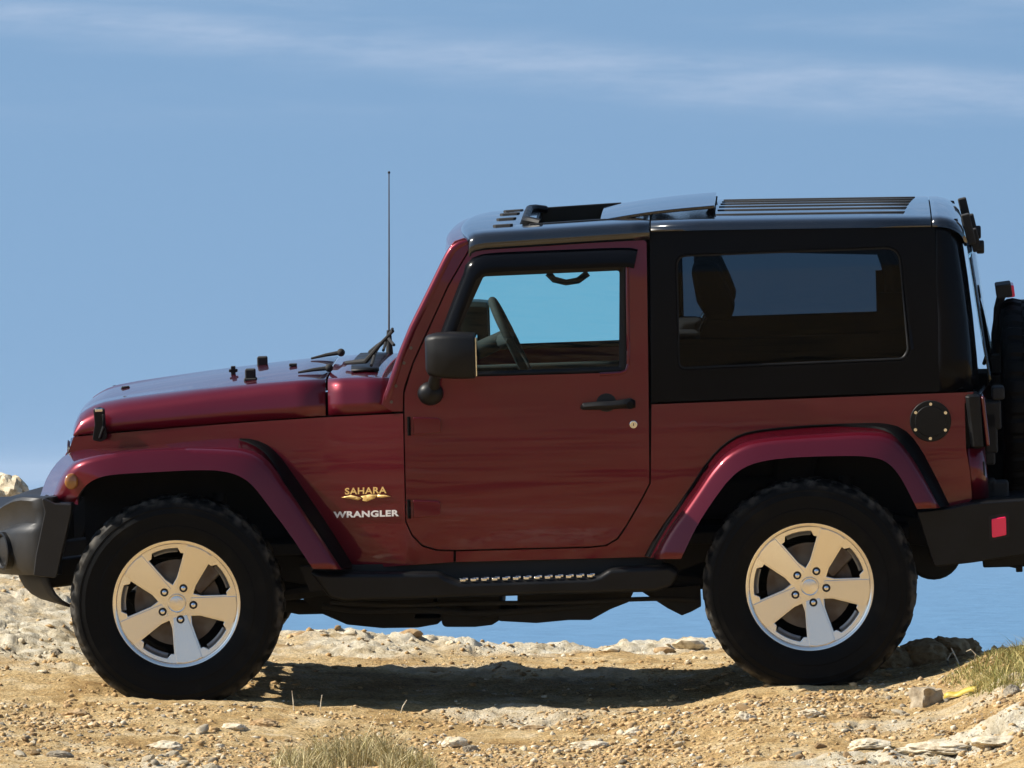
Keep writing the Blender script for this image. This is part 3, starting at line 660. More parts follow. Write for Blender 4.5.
def roof_z(x):
    for (a, b) in zip(ROOF, ROOF[1:]):
        xa, za = P(a[0], a[1], -.68); xb, zb = P(b[0], b[1], -.68)
        if xa <= x <= xb: return za+(zb-za)*(x-xa)/(xb-xa)
    return P(929, 217.4, -.68)[1]
def roof_top(x, y): return roof_z(x)+.003+(.010 if x < P(648, 230)[0] else .014)*max(0, 1-(y/.64)**2)
# long raised ribs with dark channels at the back, short vents at the front
def rib(x0, x1, y, w, h):
    bm = bmesh.new(); n = 8; secs = []
    for i in range(n+1):
        t = i/n; x = x0+(x1-x0)*t; ww = w*(.35 if i in (0, n) else 1); z = roof_top(x, y)
        secs.append([(x, y-ww, z-.006), (x, y-ww*.8, z+h), (x, y+ww*.8, z+h), (x, y+ww, z-.006)])
    add_loft(bm, secs, True, True); bmesh.ops.recalc_face_normals(bm, faces=bm.faces[:]); return bm
for k, y in enumerate((-.47, -.27, -.09, .09, .27, .47)):
    x0 = P(716+k*1.5, 215-k*3, y)[0]; x1 = P(905+k*2, 214-k*4, y)[0]
    obj('roof_rib', rib(x0, x1, y, .020, .0035), DARK, rr, bevel=.002)
for k, y in enumerate((-.45, -.12, .20, .48)):
    x0 = P(493+k*3.5, 228-k*5, y)[0]; x1 = P(513+k*3.5, 227-k*5, y)[0]
    obj('roof_vent', rib(x0, x1, y, .026, .006), DARK, fr, bevel=.002)
# sunroof: opening frame, wind deflector, tilted panel
bm = bmesh.new()
for s in (-1, 1):
    secs = []
    for x in np.linspace(OX0-.015, OX1+.015, 9):
        z = roof_top(x, OY); y = s*(OY-.005); secs.append([(x, y-.014, z-.05), (x, y-.014, z+.002+.006*(s > 0)), (x, y+.014, z+.002+.006*(s > 0)), (x, y+.014, z-.05)])
    add_loft(bm, secs, True, True)
for x in (OX0, OX1): add_box(bm, (x, 0, roof_top(x, 0)-.036), (.02, 2*OY, .05))
bmesh.ops.recalc_face_normals(bm, faces=bm.faces[:])
sr = obj('sunroof_frame', bm, PLAST, car, bevel=.003)
x0 = OX0-.02; pts = [(x0+.05, -OY+.03, roof_top(x0, .4)+.002), (x0+.01, -OY+.06, roof_top(x0, .4)+.010)]+[(x0-.012, y, roof_top(x0, y)+.010) for y in np.linspace(-.36, .36, 9)]+[(x0+.01, OY-.06, roof_top(x0, .4)+.010), (x0+.05, OY-.03, roof_top(x0, .4)+.002)]
obj('wind_deflector', tube(pts, .015, 8), PLAST, sr)
xa, za = P(600, 219.8, -.44); xb, zb = P(714.5, 205.0, -.44)
bm = bmesh.new(); secs = []
for i in range(13):
    t = i/12; x = xa+(xb-xa)*t; z = za+(zb-za)*(t**.9)+.006*math.sin(math.pi*t); e = .012 if i in (0, 12) else 0
    row = [(x, y*(.44-e)-.03, z+.006*(1-y*y)) for y in np.linspace(-1, 1, 11)]; secs.append(row)
add_loft(bm, secs); bmesh.ops.recalc_face_normals(bm, faces=bm.faces[:])
if sum(f.normal.z*f.calc_area() for f in bm.faces) < 0: bmesh.ops.reverse_faces(bm, faces=bm.faces[:])
obj('sunroof_panel', bm, ROOFP, sr, solid=.013, bevel=.003)
bm = bmesh.new()
for s in (-1, 1):
    for (pa, pb) in (((711, 206.5), (703, 219)), ((714, 205.5), (712, 219))):
        a = P(*pa, -.36); b = P(*pb, -.36); add_tube(bm, [(a[0], s*.36, a[1]-.006), (b[0], s*.36, b[1]-.01)], .008, 8)
obj('lift_struts', bm, DARK, sr)
# tailgate, rear glass and its hinges
bm = bmesh.new(); secs = []
for (px, py) in ((966, 240), (970, 262), (976, 300), (983, 345), (988, 373), (989.5, 386)):
    row = []
    for y in np.linspace(-.60, .60, 13):
        x, z = P(px, py, -.6); row.append((x+.004+.030*(1-(y/.6)**2), y, z))
    secs.append(row)
rg = obj('rear_glass', loft(secs), GL_W, car, solid=.005)
bm = bmesh.new()
for s in (-1, 1):
    for (c, ang, l, w) in (((968.5, 229), 12, .120, .034), ((975, 241), 12, .09, .034)):
        x, z = P(*c, -.52); add_box(bm, (x, s*(.52 if c[0] < 972 else .46), z), (w, .05, l), Matrix.Rotation(R_(-ang), 3, 'Y'))
    x, z = P(979.5, 247, -.46); add_cyl(bm, (x-.012, s*.46, z), (x+.018, s*.46, z), .026, 14)
obj('glass_hinges', bm, DARK, rg, bevel=.006)
bm = bmesh.new()
x, z = P(985.5, 371, -.5); add_tube(bm, [P(988, 352, -.3)[:1]+(-.3,)+P(988, 352, -.3)[1:], (x, -.1, z)], .008)
x0, z0 = P(996.5, 365, -.2); add_box(bm, (x0, -.12, z0), (.03, .10, .07)); x0, z0 = P(994, 381, -.2); add_box(bm, (x0, -.12, z0), (.05, .16, .04))
obj('rear_wiper', bm, DARK, rg, bevel=.004)
xt, zt = P(980, 394, -.6); xl, zl = P(982, 505, -.6)
bm = bmesh.new(); secs = []
for z in (zt, zt-.03, (zt+zl)/2, zl+.03, zl):
    secs.append([(xt-.05, -.64, z), (xt-.012, -.66, z), (xt+.006, -.58, z), (xt+.028, -.3, z), (xt+.034, 0, z), (xt+.028, .3, z), (xt+.006, .58, z), (xt-.012, .66, z), (xt-.05, .64, z)])
tg = obj('tailgate', loft(secs), PAINT, car, solid=.02, bevel=.004)
# ------------------------------------------------------------------ rear corner pieces, tail lamps, fuel cap
for far in (False, True):
    s = 1 if far else -1
    x0, z0 = P(965, 394.5, -.745); x1, z1 = P(986, 448, -.745)
    bm = bmesh.new(); secs = []
    for z, e in ((z1, .010), (z1+.008, 0), (z0-.008, 0), (z0, .010)):
        t = (z0-z)/(z0-z1); dx = .018*t
        secs.append([(x0+dx+e, -.60, z), (x0+dx+e, -.758+e, z), (x0+dx+.012+e, -.770+e, z), (x1-.012+.010*t-.022, -.770+e, z), (x1+.010*t-.018-e, -.762+e, z), (x1+.010*t-.018-e, -.60, z)])
    add_loft(bm, secs, True, True); bmesh.ops.recalc_face_normals(bm, faces=bm.faces[:])
    if far: flip_far(bm)
    tl = obj('tail_lamp', bm, PLAST, car, bevel=.003)
    bm = bmesh.new(); xx = x1-.012
    add_box(bm, (xx+.012, s*.69, (z0+z1)/2), (.016, .145, (z0-z1)*.93), Matrix.Rotation(R_(-5), 3, 'Y')); obj('lamp_lens', bm, REDD, tl, bevel=.008)
    # curved lower corner panel, side reflector
    bm = bmesh.new(); rows = []
    for py in (449, 470, 500):
        x, z = P(966+(py-449)*.09, py, bw); w = bw(x, z); rows.append([(x+.075*math.sin(a), -(w-.012-.09*(1-math.cos(a))), z) for a in np.linspace(0, math.pi/2, 8)])
    add_loft(bm, rows); bmesh.ops.recalc_face_normals(bm, faces=bm.faces[:])
    if sum(f.normal.y for f in bm.faces) > 0: bmesh.ops.reverse_faces(bm, faces=bm.faces[:])
    if far: flip_far(bm)
    obj('corner_panel', bm, PAINT, car, solid=.01)
    x, z = P(981, 468.5, -.69); obj('rear_marker', box((x, s*.69, z), (.030, .03, .058)), PLAST, car, bevel=.006)
x, z = P(930.5, 421, bw); y = -bw(x, z)
fc = obj('fuel_cap', cyl((x, y+.005, z), (x, y-.012, z), .079, 40), PLAST, car, bevel=.004)
obj('cap_disc', cyl((x, y-.010, z), (x, y-.0165, z), .060, 40), PLAST, fc, bevel=.003)
bm = bmesh.new()
for k in range(6):
    a = R_(90+60*k-2); add_cyl(bm, (x+.066*math.cos(a), y-.011, z+.066*math.sin(a)), (x+.066*math.cos(a), y-.0175, z+.066*math.sin(a)), .0062, 12)
obj('cap_bolts', bm, CHROME, fc)
# ------------------------------------------------------------------ badges (raised lettering on the front wing)
def text_mesh(txt, pxs, off, m, shear=0.0, extr=.0035):
    """raised letters fitted to four picture corners on the wing"""
    cu = bpy.data.curves.new(txt, 'FONT'); cu.body = txt; cu.extrude = .06; cu.offset = off; cu.space_character = 1.08
    o = bpy.data.objects.new(txt, cu); C.objects.link(o); dg = bpy.context.evaluated_depsgraph_get(); me = bpy.data.meshes.new_from_object(o.evaluated_get(dg))
    bpy.data.objects.remove(o); bm = bmesh.new(); bm.from_mesh(me); bpy.data.meshes.remove(me)
    x0 = min(v.co.x for v in bm.verts); x1 = max(v.co.x for v in bm.verts); y0 = min(v.co.y for v in bm.verts); y1 = max(v.co.y for v in bm.verts)
    (ax, ay), (bx, by), h = pxs
    for v in bm.verts:
        u = (v.co.x-x0)/(x1-x0); w = (v.co.y-y0)/(y1-y0); px = ax+(bx-ax)*u; py = ay+(by-ay)*u-h*w; x, z = P(px, py, bw)
        v.co = (x, -bw(x, z)-.0006-(extr if v.co.z > 0 else 0), z)
    bmesh.ops.recalc_face_normals(bm, faces=bm.faces[:]); return bm
obj('wing_lettering', text_mesh('SAHARA', ((345, 494.6), (386.5, 493.2), 6.6), .022, GOLD), GOLD, car, smooth=False)
obj('wing_lettering', text_mesh('WRANGLER', ((333.5, 518.0), (399, 516.2), 6.4), .040, SILV), SILV, car, smooth=False)
bm = bmesh.new()
for pts in ([(145, 222), (270, 193), (330, 208), (402, 232), (360, 258), (270, 240)], [(392, 208), (470, 192), (500, 186), (610, 190), (570, 235), (470, 274), (415, 262), (425, 232)], [(612, 190), (690, 190), (780, 210), (640, 227), (600, 215)]):
    o = PP([(330+a*.078125, 480+b*.078125) for a, b in pts], bw); add_plate(bm, o, [], bw, zs=.02, xs=.02, off=.0042)
obj('desert_emblem', bm, GOLD, car, solid=.0038)
# ------------------------------------------------------------------ hood fittings, wipers, aerial
x, z = P(102, 424, -.59)
bm = bmesh.new(); add_prism(bm, PP(rpoly([(93.5, 409, 2), (99, 407.2, 1), (104.5, 409, 2), (105.5, 424, 2), (107.5, 438, 3), (101, 441.5, 3), (92.5, 440, 3), (95, 424, 2)]), -.61), -.628, -.585)
x0, z0 = P(103, 414, -.61); x1, z1 = P(104, 438, -.61); add_tube(bm, [(x0, -.632, z0), (x0+.004, -.640, (z0+z1)/2), (x1-.014, -.632, z1)], .008, 8)
lat = obj('hood_latch', bm, PLAST, car, bevel=.004)
x, z = P(99, 410, -.62); obj('latch_pin', box((x, -.632, z), (.03, .012, .014)), CHROME, lat, bevel=.003)
bm = bmesh.new(); mirror = [];
add_prism(bm, PP(rpoly([(93.5, 409, 2), (104.5, 409, 2), (107.5, 438, 3), (92.5, 440, 3)]), -.61), .585, .628); obj('hood_latch', bm, PLAST, car, bevel=.004)
def on_hood(px, py, y): return P(px, py, y)
for (px, py, y) in ((250.5, 377.5, -.38), (262.5, 365, .42)):
    x, z = P(px, py, y); bm = box((x, y, z+.014), (.040, .05, .040)); add_box(bm, (x, y, z-.010), (.05, .06, .02)); obj('hood_bumper', bm, DARK, car, bevel=.006)
x, z = P(233, 371, -.02); bm = box((x, 0, z), (.018, .02, .036)); add_box(bm, (x, 0, z), (.034, .02, .012)); obj('washer_nozzle', bm, DARK, car, bevel=.003)
x, z = P(125.5, 388.5, .12); obj('footman_loop', tube([(x-.018, .12, z-.01), (x-.012, .12, z+.004), (x+.012, .12, z+.006), (x+.02, .12, z-.008)], .005), DARK, car)
x, z = P(293, 365, .05); obj('washer_nozzle', box((x, .05, z), (.03, .03, .012)), DARK, car, bevel=.003)
for (p0, p1, y) in (((298, 371.5), (329, 368), -.36), ((311, 357.5), (341, 352.5), .38)):
    a = P(*p0, y); b = P(*p1, y); hb = obj('hood_hinge', tube([(a[0], y, a[1]-.004), ((a[0]+b[0])/2, y, (a[1]+b[1])/2), (b[0], y, b[1])], [.004, .007, .009], 8), DARK, car)
    bm = bmesh.new(); bmesh.ops.create_uvsphere(bm, u_segments=12, v_segments=8, radius=.016, matrix=Matrix.Translation((b[0], y, b[1]))); obj('hinge_knuckle', bm, DARK, hb)
# cowl tray and wipers
bm = bmesh.new(); secs = []
for px, py in ((352, 376.5), (366, 375.8), (380, 376)):
    row = []
    for y in np.linspace(-.46, .46, 9): x, z = P(px, py, -.6); row.append((x-.02*(1-(y/.6)**2), y, z+.015))
    secs.append(row)
bm = loft(secs); obj('cowl_grille', bm, PLAST, car, solid=.006)
for (p, y0, y1) in ((((346, 363), (366, 361), (383, 341), (393, 331)), -.22, -.55), (((370, 352), (378, 346), (388, 338), (394, 345)), .30, -.05)):
    pts = []
    for i, q in enumerate(p): y = y0+(y1-y0)*i/3; x, z = P(*q, y); pts.append((x, y, z))
    w = obj('wiper', tube(pts, [.008, .010, .006, .006], 8), DARK, car)
    q0, q1 = Vector(pts[0]), Vector(pts[1]); obj('wiper_blade', tube([q1+Vector((.03, -.25, -.0)), q1+Vector((.036, .02, .03)), q1+Vector((.05, .22, .05))], .006, 8), DARK, w)
ya = .60; xa, zb_ = P(390, 334, ya); _, zt_ = P(389, 172.5, ya)
ae = obj('aerial', tube([(xa-.004, ya, zb_), (xa-.004+(P(389, 172.5, ya)[0]-xa+.004)*.45, ya, zb_+.28), (P(389, 172.5, ya)[0], ya, zt_)], [.0036, .0030, .0022], 8), STEEL, car)
bm = cyl((xa-.004, ya, zb_-.10), (xa-.004, ya, zb_+.015), .016, 14, .009); obj('aerial_base', bm, DARK, ae)
bm = bmesh.new(); bmesh.ops.create_uvsphere(bm, u_segments=10, v_segments=8, radius=.0055, matrix=Matrix.Translation((P(389, 172.5, ya)[0], ya, zt_))); obj('aerial_tip', bm, DARK, ae)
for far in (False, True):
    s = 1 if far else -1; x, z = P(70.5, 481.5, -.895); bm = bmesh.new(); bmesh.ops.create_uvsphere(bm, u_segments=20, v_segments=10, radius=.029, matrix=Matrix.Translation((x+.004, s*.892, z)) @ Matrix.Rotation(R_(-25*s), 4, 'Z') @ Matrix.Diagonal((1, .6, 1.1, 1)))
    obj('side_marker', bm, AMBER, car)
# ------------------------------------------------------------------ wheels (outer face towards -y)
RT, RW = .411, .247
def tyre_bm(flat):
    n = 192; bm = bmesh.new()
    prof = [(.236, .105), (.247, .112), (.262, .121), (.285, .1275), (.300, .1295), (.303, .1275), (.322, .130), (.345, .1285), (.349, .130), (.368, .1245), (.372, .126), (.389, .118), (.4, .108), (.407, .097), (RT, .075), (RT, .045), (RT, .042), (RT, .014), (RT, .011), (RT, -.011)]
    prof = prof+[(r, -h) for r, h in prof[-2::-1]]
    secs = []
    for i in range(n):
        a = 2*math.pi*i/n; row = []
        blk = (i % 6); ph = (i//6) % 2
        for j, (r, h) in enumerate(prof):
            rr = r; hh = h
            sh = abs(h) > .09 and r > .38; tr = r > .405 and not sh
            if sh and r > .395 and blk < 2: rr -= .006; hh -= math.copysign(.004, h)
            if sh and r > .38 and blk >= 2: hh += math.copysign(.0022*((i//6*7) % 3)/2, h)
            if sh and r < .395 and ph: hh += math.copysign(.0015, h)
            if tr and ((i+(2 if h > 0 else 0)) % 6) < 2 and abs(h) > .044: rr -= .010
            if tr and ((i+3) % 6) < 2 and abs(h) < .044: rr -= .009
            if abs(abs(h)-.0435) < .002 or abs(abs(h)-.0125) < .002: rr -= .007
            row.append((rr*math.cos(a), -hh, rr*math.sin(a)))
        secs.append(row)
    secs.append(secs[0])
    rows = add_loft(bm, secs); bmesh.ops.remove_doubles(bm, verts=bm.verts[:], dist=1e-5)
    bmesh.ops.recalc_face_normals(bm, faces=bm.faces[:])
    if flat:
        for v in bm.verts:
            if v.co.z < -.372: d = -.372-v.co.z; v.co.z = -.372-d*.42; v.co.y *= 1+.35*d
    return bm
def rev(prof, n=64):
    bm = bmesh.new(); secs = [[(r*math.cos(2*math.pi*i/n), h, r*math.sin(2*math.pi*i/n)) for r, h in prof] for i in range(n)]; secs.append(secs[0])
    add_loft(bm, secs); bmesh.ops.remove_doubles(bm, verts=bm.verts[:], dist=1e-5); bmesh.ops.recalc_face_normals(bm, faces=bm.faces[:]); return bm
SPK = [R_(-79+72*k) for k in range(5)]
def wheel_face():
    """alloy face: ring, hub and five broad spokes with five openings"""
    n = 120; outer = [(.236*math.cos(2*math.pi*i/n), .236*math.sin(2*math.pi*i/n)) for i in range(n)]; holes = []
    for k in range(5):
        a0 = SPK[k]; a1 = SPK[k]+R_(72); mid = (a0+a1)/2
        w0, w1 = .036, .056
        def edge(a, s, r):
            w = w0+(w1-w0)*(r-.07)/.15; u = Vector((math.cos(a), math.sin(a))); p = Vector((-u.y, u.x)); return u*math.sqrt(max(0, r*r-w*w))+p*s*w
        L = [edge(a0, 1, r) for r in (.100, .13, .17, .194)]; Rr = [edge(a1, -1, r) for r in (.194, .17, .13, .100)]
        aL = math.atan2(L[-1].y, L[-1].x); aR = math.atan2(Rr[0].y, Rr[0].x)
        while aR < aL: aR += 2*math.pi
        arc = []
        for i in range(13):
            t = i/12; a = aL+(aR-aL)*t; r = .194 if (t < .14 or t > .86) else .213
            arc.append(Vector((r*math.cos(a), r*math.sin(a))))
        apex = Vector((math.cos(mid), math.sin(mid)))*.074
        holes.append([tuple(q) for q in [apex]+L+arc[1:-1]+Rr])
    bm = plate(outer, holes, 0, zs=None, xs=None); return bm
def make_wheel(name, flat):
    w = obj(name, rev([(.236, -.108), (.226, -.085), (.214, -.03), (.208, .05), (.225, .10), (.236, .108)]), DARK, None)      # barrel
    obj('tyre', tyre_bm(flat), RUB if flat else RUBC, w, ang=28)
    # rim lip
    obj('rim_lip', rev([(.226, -.096), (.231, -.106), (.238, -.1125), (.2445, -.1135), (.2475, -.110), (.2475, -.102), (.240, -.094)], 96), ALLOY, w, ang=40)
    bm = wheel_face()
    for v in bm.verts: v.co.y = -.0725-.125*math.hypot(v.co.x, v.co.z)
    obj('rim', bm, ALLOY, w, solid=.034, bevel=.0035, seg=2, ang=40)
    for a in SPK:
        u = Vector((math.cos(a), math.sin(a))); p = Vector((-u.y, u.x))
        out = [u*r+p*s for r, s in ((.052, .027), (.094, .033), (.16, .0425), (.221, .0505), (.2285, .024), (.2295, 0), (.2285, -.024), (.221, -.0505), (.16, -.0425), (.094, -.033), (.052, -.027))]
        b = bmesh.new(); add_plate(b, [tuple(q) for q in out], [], 0, zs=None, xs=None)
        for v in b.verts: v.co.y = -.0790-.125*(v.co.x*u.x+v.co.z*u.y)
        obj('spoke_face', b, ALLOY, w, solid=.006, bevel=.002, ang=40)
    # pocket lips between the spokes
    for a in SPK:
        m = a+R_(36); secs = []
        for i in range(9):
            q = m+R_(-13.5+27*i/8); c, s = math.cos(q), math.sin(q); secs.append([(r*c, h, r*s) for r, h in ((.212, -.092), (.204, -.078), (.196, -.072), (.196, -.062), (.216, -.062))])
        obj('pocket_lip', loft(secs, True, True), ALLOYD, w, bevel=.0015)
    obj('centre_cap', rev([(.0001, -.0995), (.024, -.0985), (.0285, -.0975), (.0295, -.0945), (.034, -.0955), (.0355, -.093), (.0355, -.070)], 36), ALLOY, w, ang=30)
    for a in SPK:
        a = a; x, z = .0635*math.cos(a), .0635*math.sin(a)
        nut = obj('lug_nut', rev([(.0001, -.1135), (.0055, -.113), (.0085, -.111), (.0095, -.106), (.0095, -.095)], 12), CHROME, w)
        nut.location = (x, .019, z)
        h = obj('lug_hole', cyl((0, -.100, 0), (0, -.1105, 0), .0155, 20), DARK, w); h.location = (x, .0195, z)
    return w
def put_wheel(w, loc, rz, first):
    if first: w.parent = car; w.location = loc; w.rotation_euler = (0, 0, rz); return w
    c = w.copy(); C.objects.link(c); c.parent = car; c.location = loc; c.rotation_euler = (0, 0, rz)
    for ch in w.children: d = ch.copy(); C.objects.link(d); d.parent = c
    return c
wh = make_wheel('wheel', True)
obj('brake_disc', cyl((0, -.02, 0), (0, -.045, 0), .165, 40), STEEL, wh); bmc = bmesh.new(); add_box(bmc, (.10, -.04, .10), (.09, .07, .12), Matrix.Rotation(R_(45), 3, 'Y')); obj('brake_caliper', bmc, STEEL, wh, bevel=.01)
put_wheel(wh, (-1.212, -.786, .39), 0, True); put_wheel(wh, (1.212, -.786, .39), 0, False)
put_wheel(wh, (-1.212, .786, .39), math.pi, False); put_wheel(wh, (1.212, .786, .39), math.pi, False)
sp = make_wheel('spare_wheel', False); sp.parent = car
sx, sz = P(1033, 403, 0.05)
sp.location = (sx+.006, .06, sz); sp.rotation_euler = (0, R_(-2.5), R_(90))
bm = box((sx-.17, .06, sz), (.12, .26, .26)); add_box(bm, (sx-.20, .0, sz-.02), (.06, .60, .10)); add_box(bm, (sx-.15, .06, sz-.22), (.10, .12, .30)); obj('spare_carrier', bm, DARK, car, bevel=.015)
# third brake lamp on its stalk
bm = bmesh.new(); q = [P(px, py, -.05) for px, py in ((996.5, 372), (996, 335), (997.5, 310), (1002, 296))]
add_tube(bm, [(x, .02, z) for x, z in q], [.020, .018, .014, .018], 8); st = obj('brake_lamp_stalk', bm, DARK, car)
x, z = P(1003.5, 289.5, .02); obj('high_brake_lamp', box((x, .02, z), (.062, .20, .052), Matrix.Rotation(R_(-6), 3, 'Y')), DARK, st, bevel=.006)
x, z = P(1008.5, 290, .02); obj('lamp_lens', box((x+.005, .02, z), (.034, .18, .046), Matrix.Rotation(R_(-6), 3, 'Y')), RED, st, bevel=.005)
# door and gate hardware at the rear edge
bm = bmesh.new()
for (px, py, sxx, szz) in ((992, 415, .07, .11), (991, 432, .05, .16), (998, 393, .05, .05), (990, 458, .04, .05), (996, 502, .10, .16), (992, 487, .03, .06)):
    x, z = P(px, py, -.58); add_box(bm, (x, -.55, z), (sxx, .12, szz))
obj('gate_hinges', bm, DARK, tg, bevel=.01)

# ------------------------------------------------------------------ bumpers
def bump_sec(px0, top, bot, y, rec, bk=.16):
    """vertical section of the front bumper at depth y; px0 = front edge"""
    x, zt = P(px0, top, y); _, zb = P(px0, bot, y); h = zt-zb
    f = [(bk, 0), (min(.05, bk*.8), 0), (.018, -.012), (.004+.3*rec, -.05), (.012+rec, -.16), (.010+rec, -.34), (-.004, -.40), (-.012, -.47), (-.010, -.72), (.004, -.90), (min(.030, bk*.6), -1.0), (bk, -1.0)]
    return [(x+dx, y, zt+dz*h if dz else zt) for dx, dz in f]
bm = bmesh.new()
st = [(40, 497.5, 575, -.852, .0), (33, 497.5, 575, -.842, .004), (26, 497, 575.5, -.815, .012), (18, 496.5, 575.5, -.775, .018), (10, 498, 575.5, -.715, .018), (2, 502, 575, -.65, .018), (-6, 508, 574.5, -.56, .018), (-14, 510, 573.5, -.44, .0), (-20, 510, 572, -.30, 0), (-23, 510, 569, -.12, 0)]
secs = [bump_sec(*s, bk=.04+.04*i if i < 3 else .16) for i, s in enumerate(st)]
secs += [[(x, -y, z) for x, y, z in bump_sec(s[0], max(s[1], 510)+8*sstep(.3, .5, -s[3]), s[2], s[3], s[4])] for s in st[::-1]]
add_loft(bm, secs, True, True); bmesh.ops.recalc_face_normals(bm, faces=bm.faces[:])
fb = obj('front_bumper', bm, GREYP, car, ang=40)
for s in (-1, 1):
    # end cap, fog lamp
    yb = -.875
    out = PP(rpoly([(41.5, 497, 2), (54.5, 503.5, 3), (72, 504.5, 2), (70.5, 515, 0), (56, 578, 3), (33.5, 575.5, 2), (36, 555, 0), (45, 512, 0)]), yb); bm = prism(out, s*.885, s*.70)
    bm2 = bmesh.new()
    for v in bm.verts:
        if abs(v.co.y) > .8: pass
    obj('bumper_end', bm, GREYP, fb, bevel=.009, seg=3, ang=50)
    x, z = P(4.0, 551, -.68); d = Vector((-1, s*.45, 0)).normalized()
    c = Vector((x-.004, s*.68, z))
    bm = bmesh.new(); ang = d.to_track_quat('Z', 'Y').to_matrix().to_4x4()
    secs = [[c+ang @ Vector((r*math.cos(2*math.pi*k/28), r*math.sin(2*math.pi*k/28), h)) for k in range(28)] for r, h in ((.074, -.03), (.074, .006), (.066, .008), (.060, .002), (.055, -.03))]
    add_loft(bm, secs, True); bmesh.ops.recalc_face_normals(bm, faces=bm.faces[:]); fl = obj('fog_lamp', bm, PLAST, fb)
    obj('lamp_glass', cyl(c-d*.030, c-d*.012, .058, 24), DARK, fl)
# air dam under the bumper, front frame horn
bm = bmesh.new(); secs = []
for y in np.linspace(-.80, .80, 17):
    k = max(0, (abs(y)-.4)/.4); row = []
    for px, py in ((46, 577), (49, 586), (54, 595), (61, 602), (70, 607)):
        x, z = P(px, py, -.78); row.append((x-.14*(1-k), y, z))
    secs.append(row)
obj('air_dam', loft(secs), DARK, car, solid=.012)
bm = bmesh.new(); x, z = P(28, 580, -.4)
add_tube(bm, [(x-.02, -.66, z), (x+.06, -.62, z+.005), (x+.16, -.45, z+.03)], .018)
bm.free()
# rear bumper
RB_ = rpoly([(916.5, 511, 3), (948, 507.5, 2), (972, 502.5, 2), (1034, 498, 8), (1035, 540, 10), (1030, 553.5, 6), (973, 562, 4), (934, 566.5, 5)])
bm = bmesh.new(); add_prism(bm, PP(RB_, -.80), -.83, -.40); add_prism(bm, PP(RB_, -.80), .40, .83)
x0, z0 = P(975, 505, 0); x1, z1 = P(1034, 558, 0); add_box(bm, ((x0+x1)/2+.01, 0, (z0+z1)/2-.01), (x1-x0-.02, .84, z0-z1-.03))
rb = obj('rear_bumper', bm, PLAST, car, bevel=.022, seg=3, ang=30)
for s in (-1, 1):
    o = PP(rpoly([(991.5, 519, 1.5), (1006, 516.5, 1.5), (1006.5, 535, 2), (992, 538, 2)]), -.835); obj('side_reflector', prism(o, s*.828, s*.840), RED, rb, bevel=.003)
    o = PP(rpoly([(988.5, 516.5, 2), (1009, 513, 2), (1009.5, 537, 2), (989.5, 541, 2)]), -.832); obj('reflector_recess', prism(o, s*.8285, s*.832), DARK, rb)
bm = bmesh.new(); q = [P(*p, -.3) for p in ((990, 557), (1003, 562.5), (1018, 565.5))]; add_tube(bm, [(x, -.3, z) for x, z in q], .013, 8)
x, z = P(1019, 560, -.3); add_box(bm, (x, -.3, z), (.026, .05, .09)); obj('tow_bar', bm, DARK, car, bevel=.003)
# rear muffler and tank below the bumper
x, z = P(940, 545, .1); bm = bmesh.new(); add_cyl(bm, (x-.03, -.42, z+.02), (x-.03, .42, z+.02), .11, 28); obj('muffler', bm, DARK, car, bevel=.02)

# ------------------------------------------------------------------ sill step and underbody
for far in (False, True):
    s = 1 if far else -1
    o = PP([(310, 571), (328, 573), (440, 572.5), (446, 577), (460, 582), (590, 577.5), (600, 575), (610, 568.5), (670, 565.5), (680, 573), (672, 586), (655, 591.5), (540, 594.5), (420, 599), (345, 601.5), (330, 598)], -.80)
    st_ = obj('side_step', prism(o, s*.83, s*.66), PLAST, car, bevel=.018, seg=3, ang=25)
    bm = bmesh.new()
    for k in range(13):
        t = k/12; x, z = P(463+127*t, 581.2-4.4*t, -.80); add_box(bm, (x, s*.815, z+.006), (.022, .022, .012)); add_box(bm, (x+.01, s*.775, z+.006), (.02, .022, .012))
    obj('step_studs', bm, CHROME, st_, bevel=.003)
    # sill behind the step
    o = PP([(300, 566), (660, 554), (668, 575), (310, 590)], -.68); obj('sill', prism(o, s*.715, s*.64), DARK, car)
    # chassis rail
    zr = P(480, 592, -.42)[1]; 
    rail = [(-1.75, .47), (-1.45, .50), (-.95, .50), (-.62, .44), (.62, .44), (.95, .56), (1.45, .58), (1.80, .52)]
    pts = [(x, z+.06) for x, z in rail]+[(x, z-.05) for x, z in rail[::-1]]; obj('chassis_rail', prism(pts, s*.38, s*.46), DARK, car, bevel=.01)
    # springs and shocks
    for ax in (-1.212, 1.212):
        n = 60; pts = [(ax+.05+.055*math.cos(k*.62), s*.48+.055*math.sin(k*.62), .43+k*.0052) for k in range(n)]; obj('coil_spring', tube(pts, .009, 6), DARK, car)
        d = .12 if ax > 0 else .13; obj('shock_absorber', cyl((ax+d, s*.56, .34), (ax+d+.03, s*.52, .78), .028, 12), DARK, car)
    bm = bmesh.new()
    add_tube(bm, [(-1.18, s*.47, .34), (-.55, s*.44, .40)], .026, 8); add_tube(bm, [(1.18, s*.50, .33), (.62, s*.44, .40)], .026, 8); add_tube(bm, [(1.2, s*.42, .50), (.80, s*.40, .52)], .02, 8)
    x, z = P(681, 604, -.5); add_prism(bm, PP([(640, 590), (700, 585), (701, 606), (692, 611), (682, 615), (668, 608)], -.5), s*.40, s*.52)
    obj('control_arm', bm, DARK, car)
bm = bmesh.new()
for ax, dy in ((-1.212, .18), (1.212, 0)):
    add_cyl(bm, (ax, -.70, .37), (ax, .70, .37), .042, 16)
    bmesh.ops.create_uvsphere(bm, u_segments=20, v_segments=12, radius=.135, matrix=Matrix.Translation((ax, dy, .36)) @ Matrix.Diagonal((1.1, 1, 1, 1)))
obj('axle', bm, DARK, car)
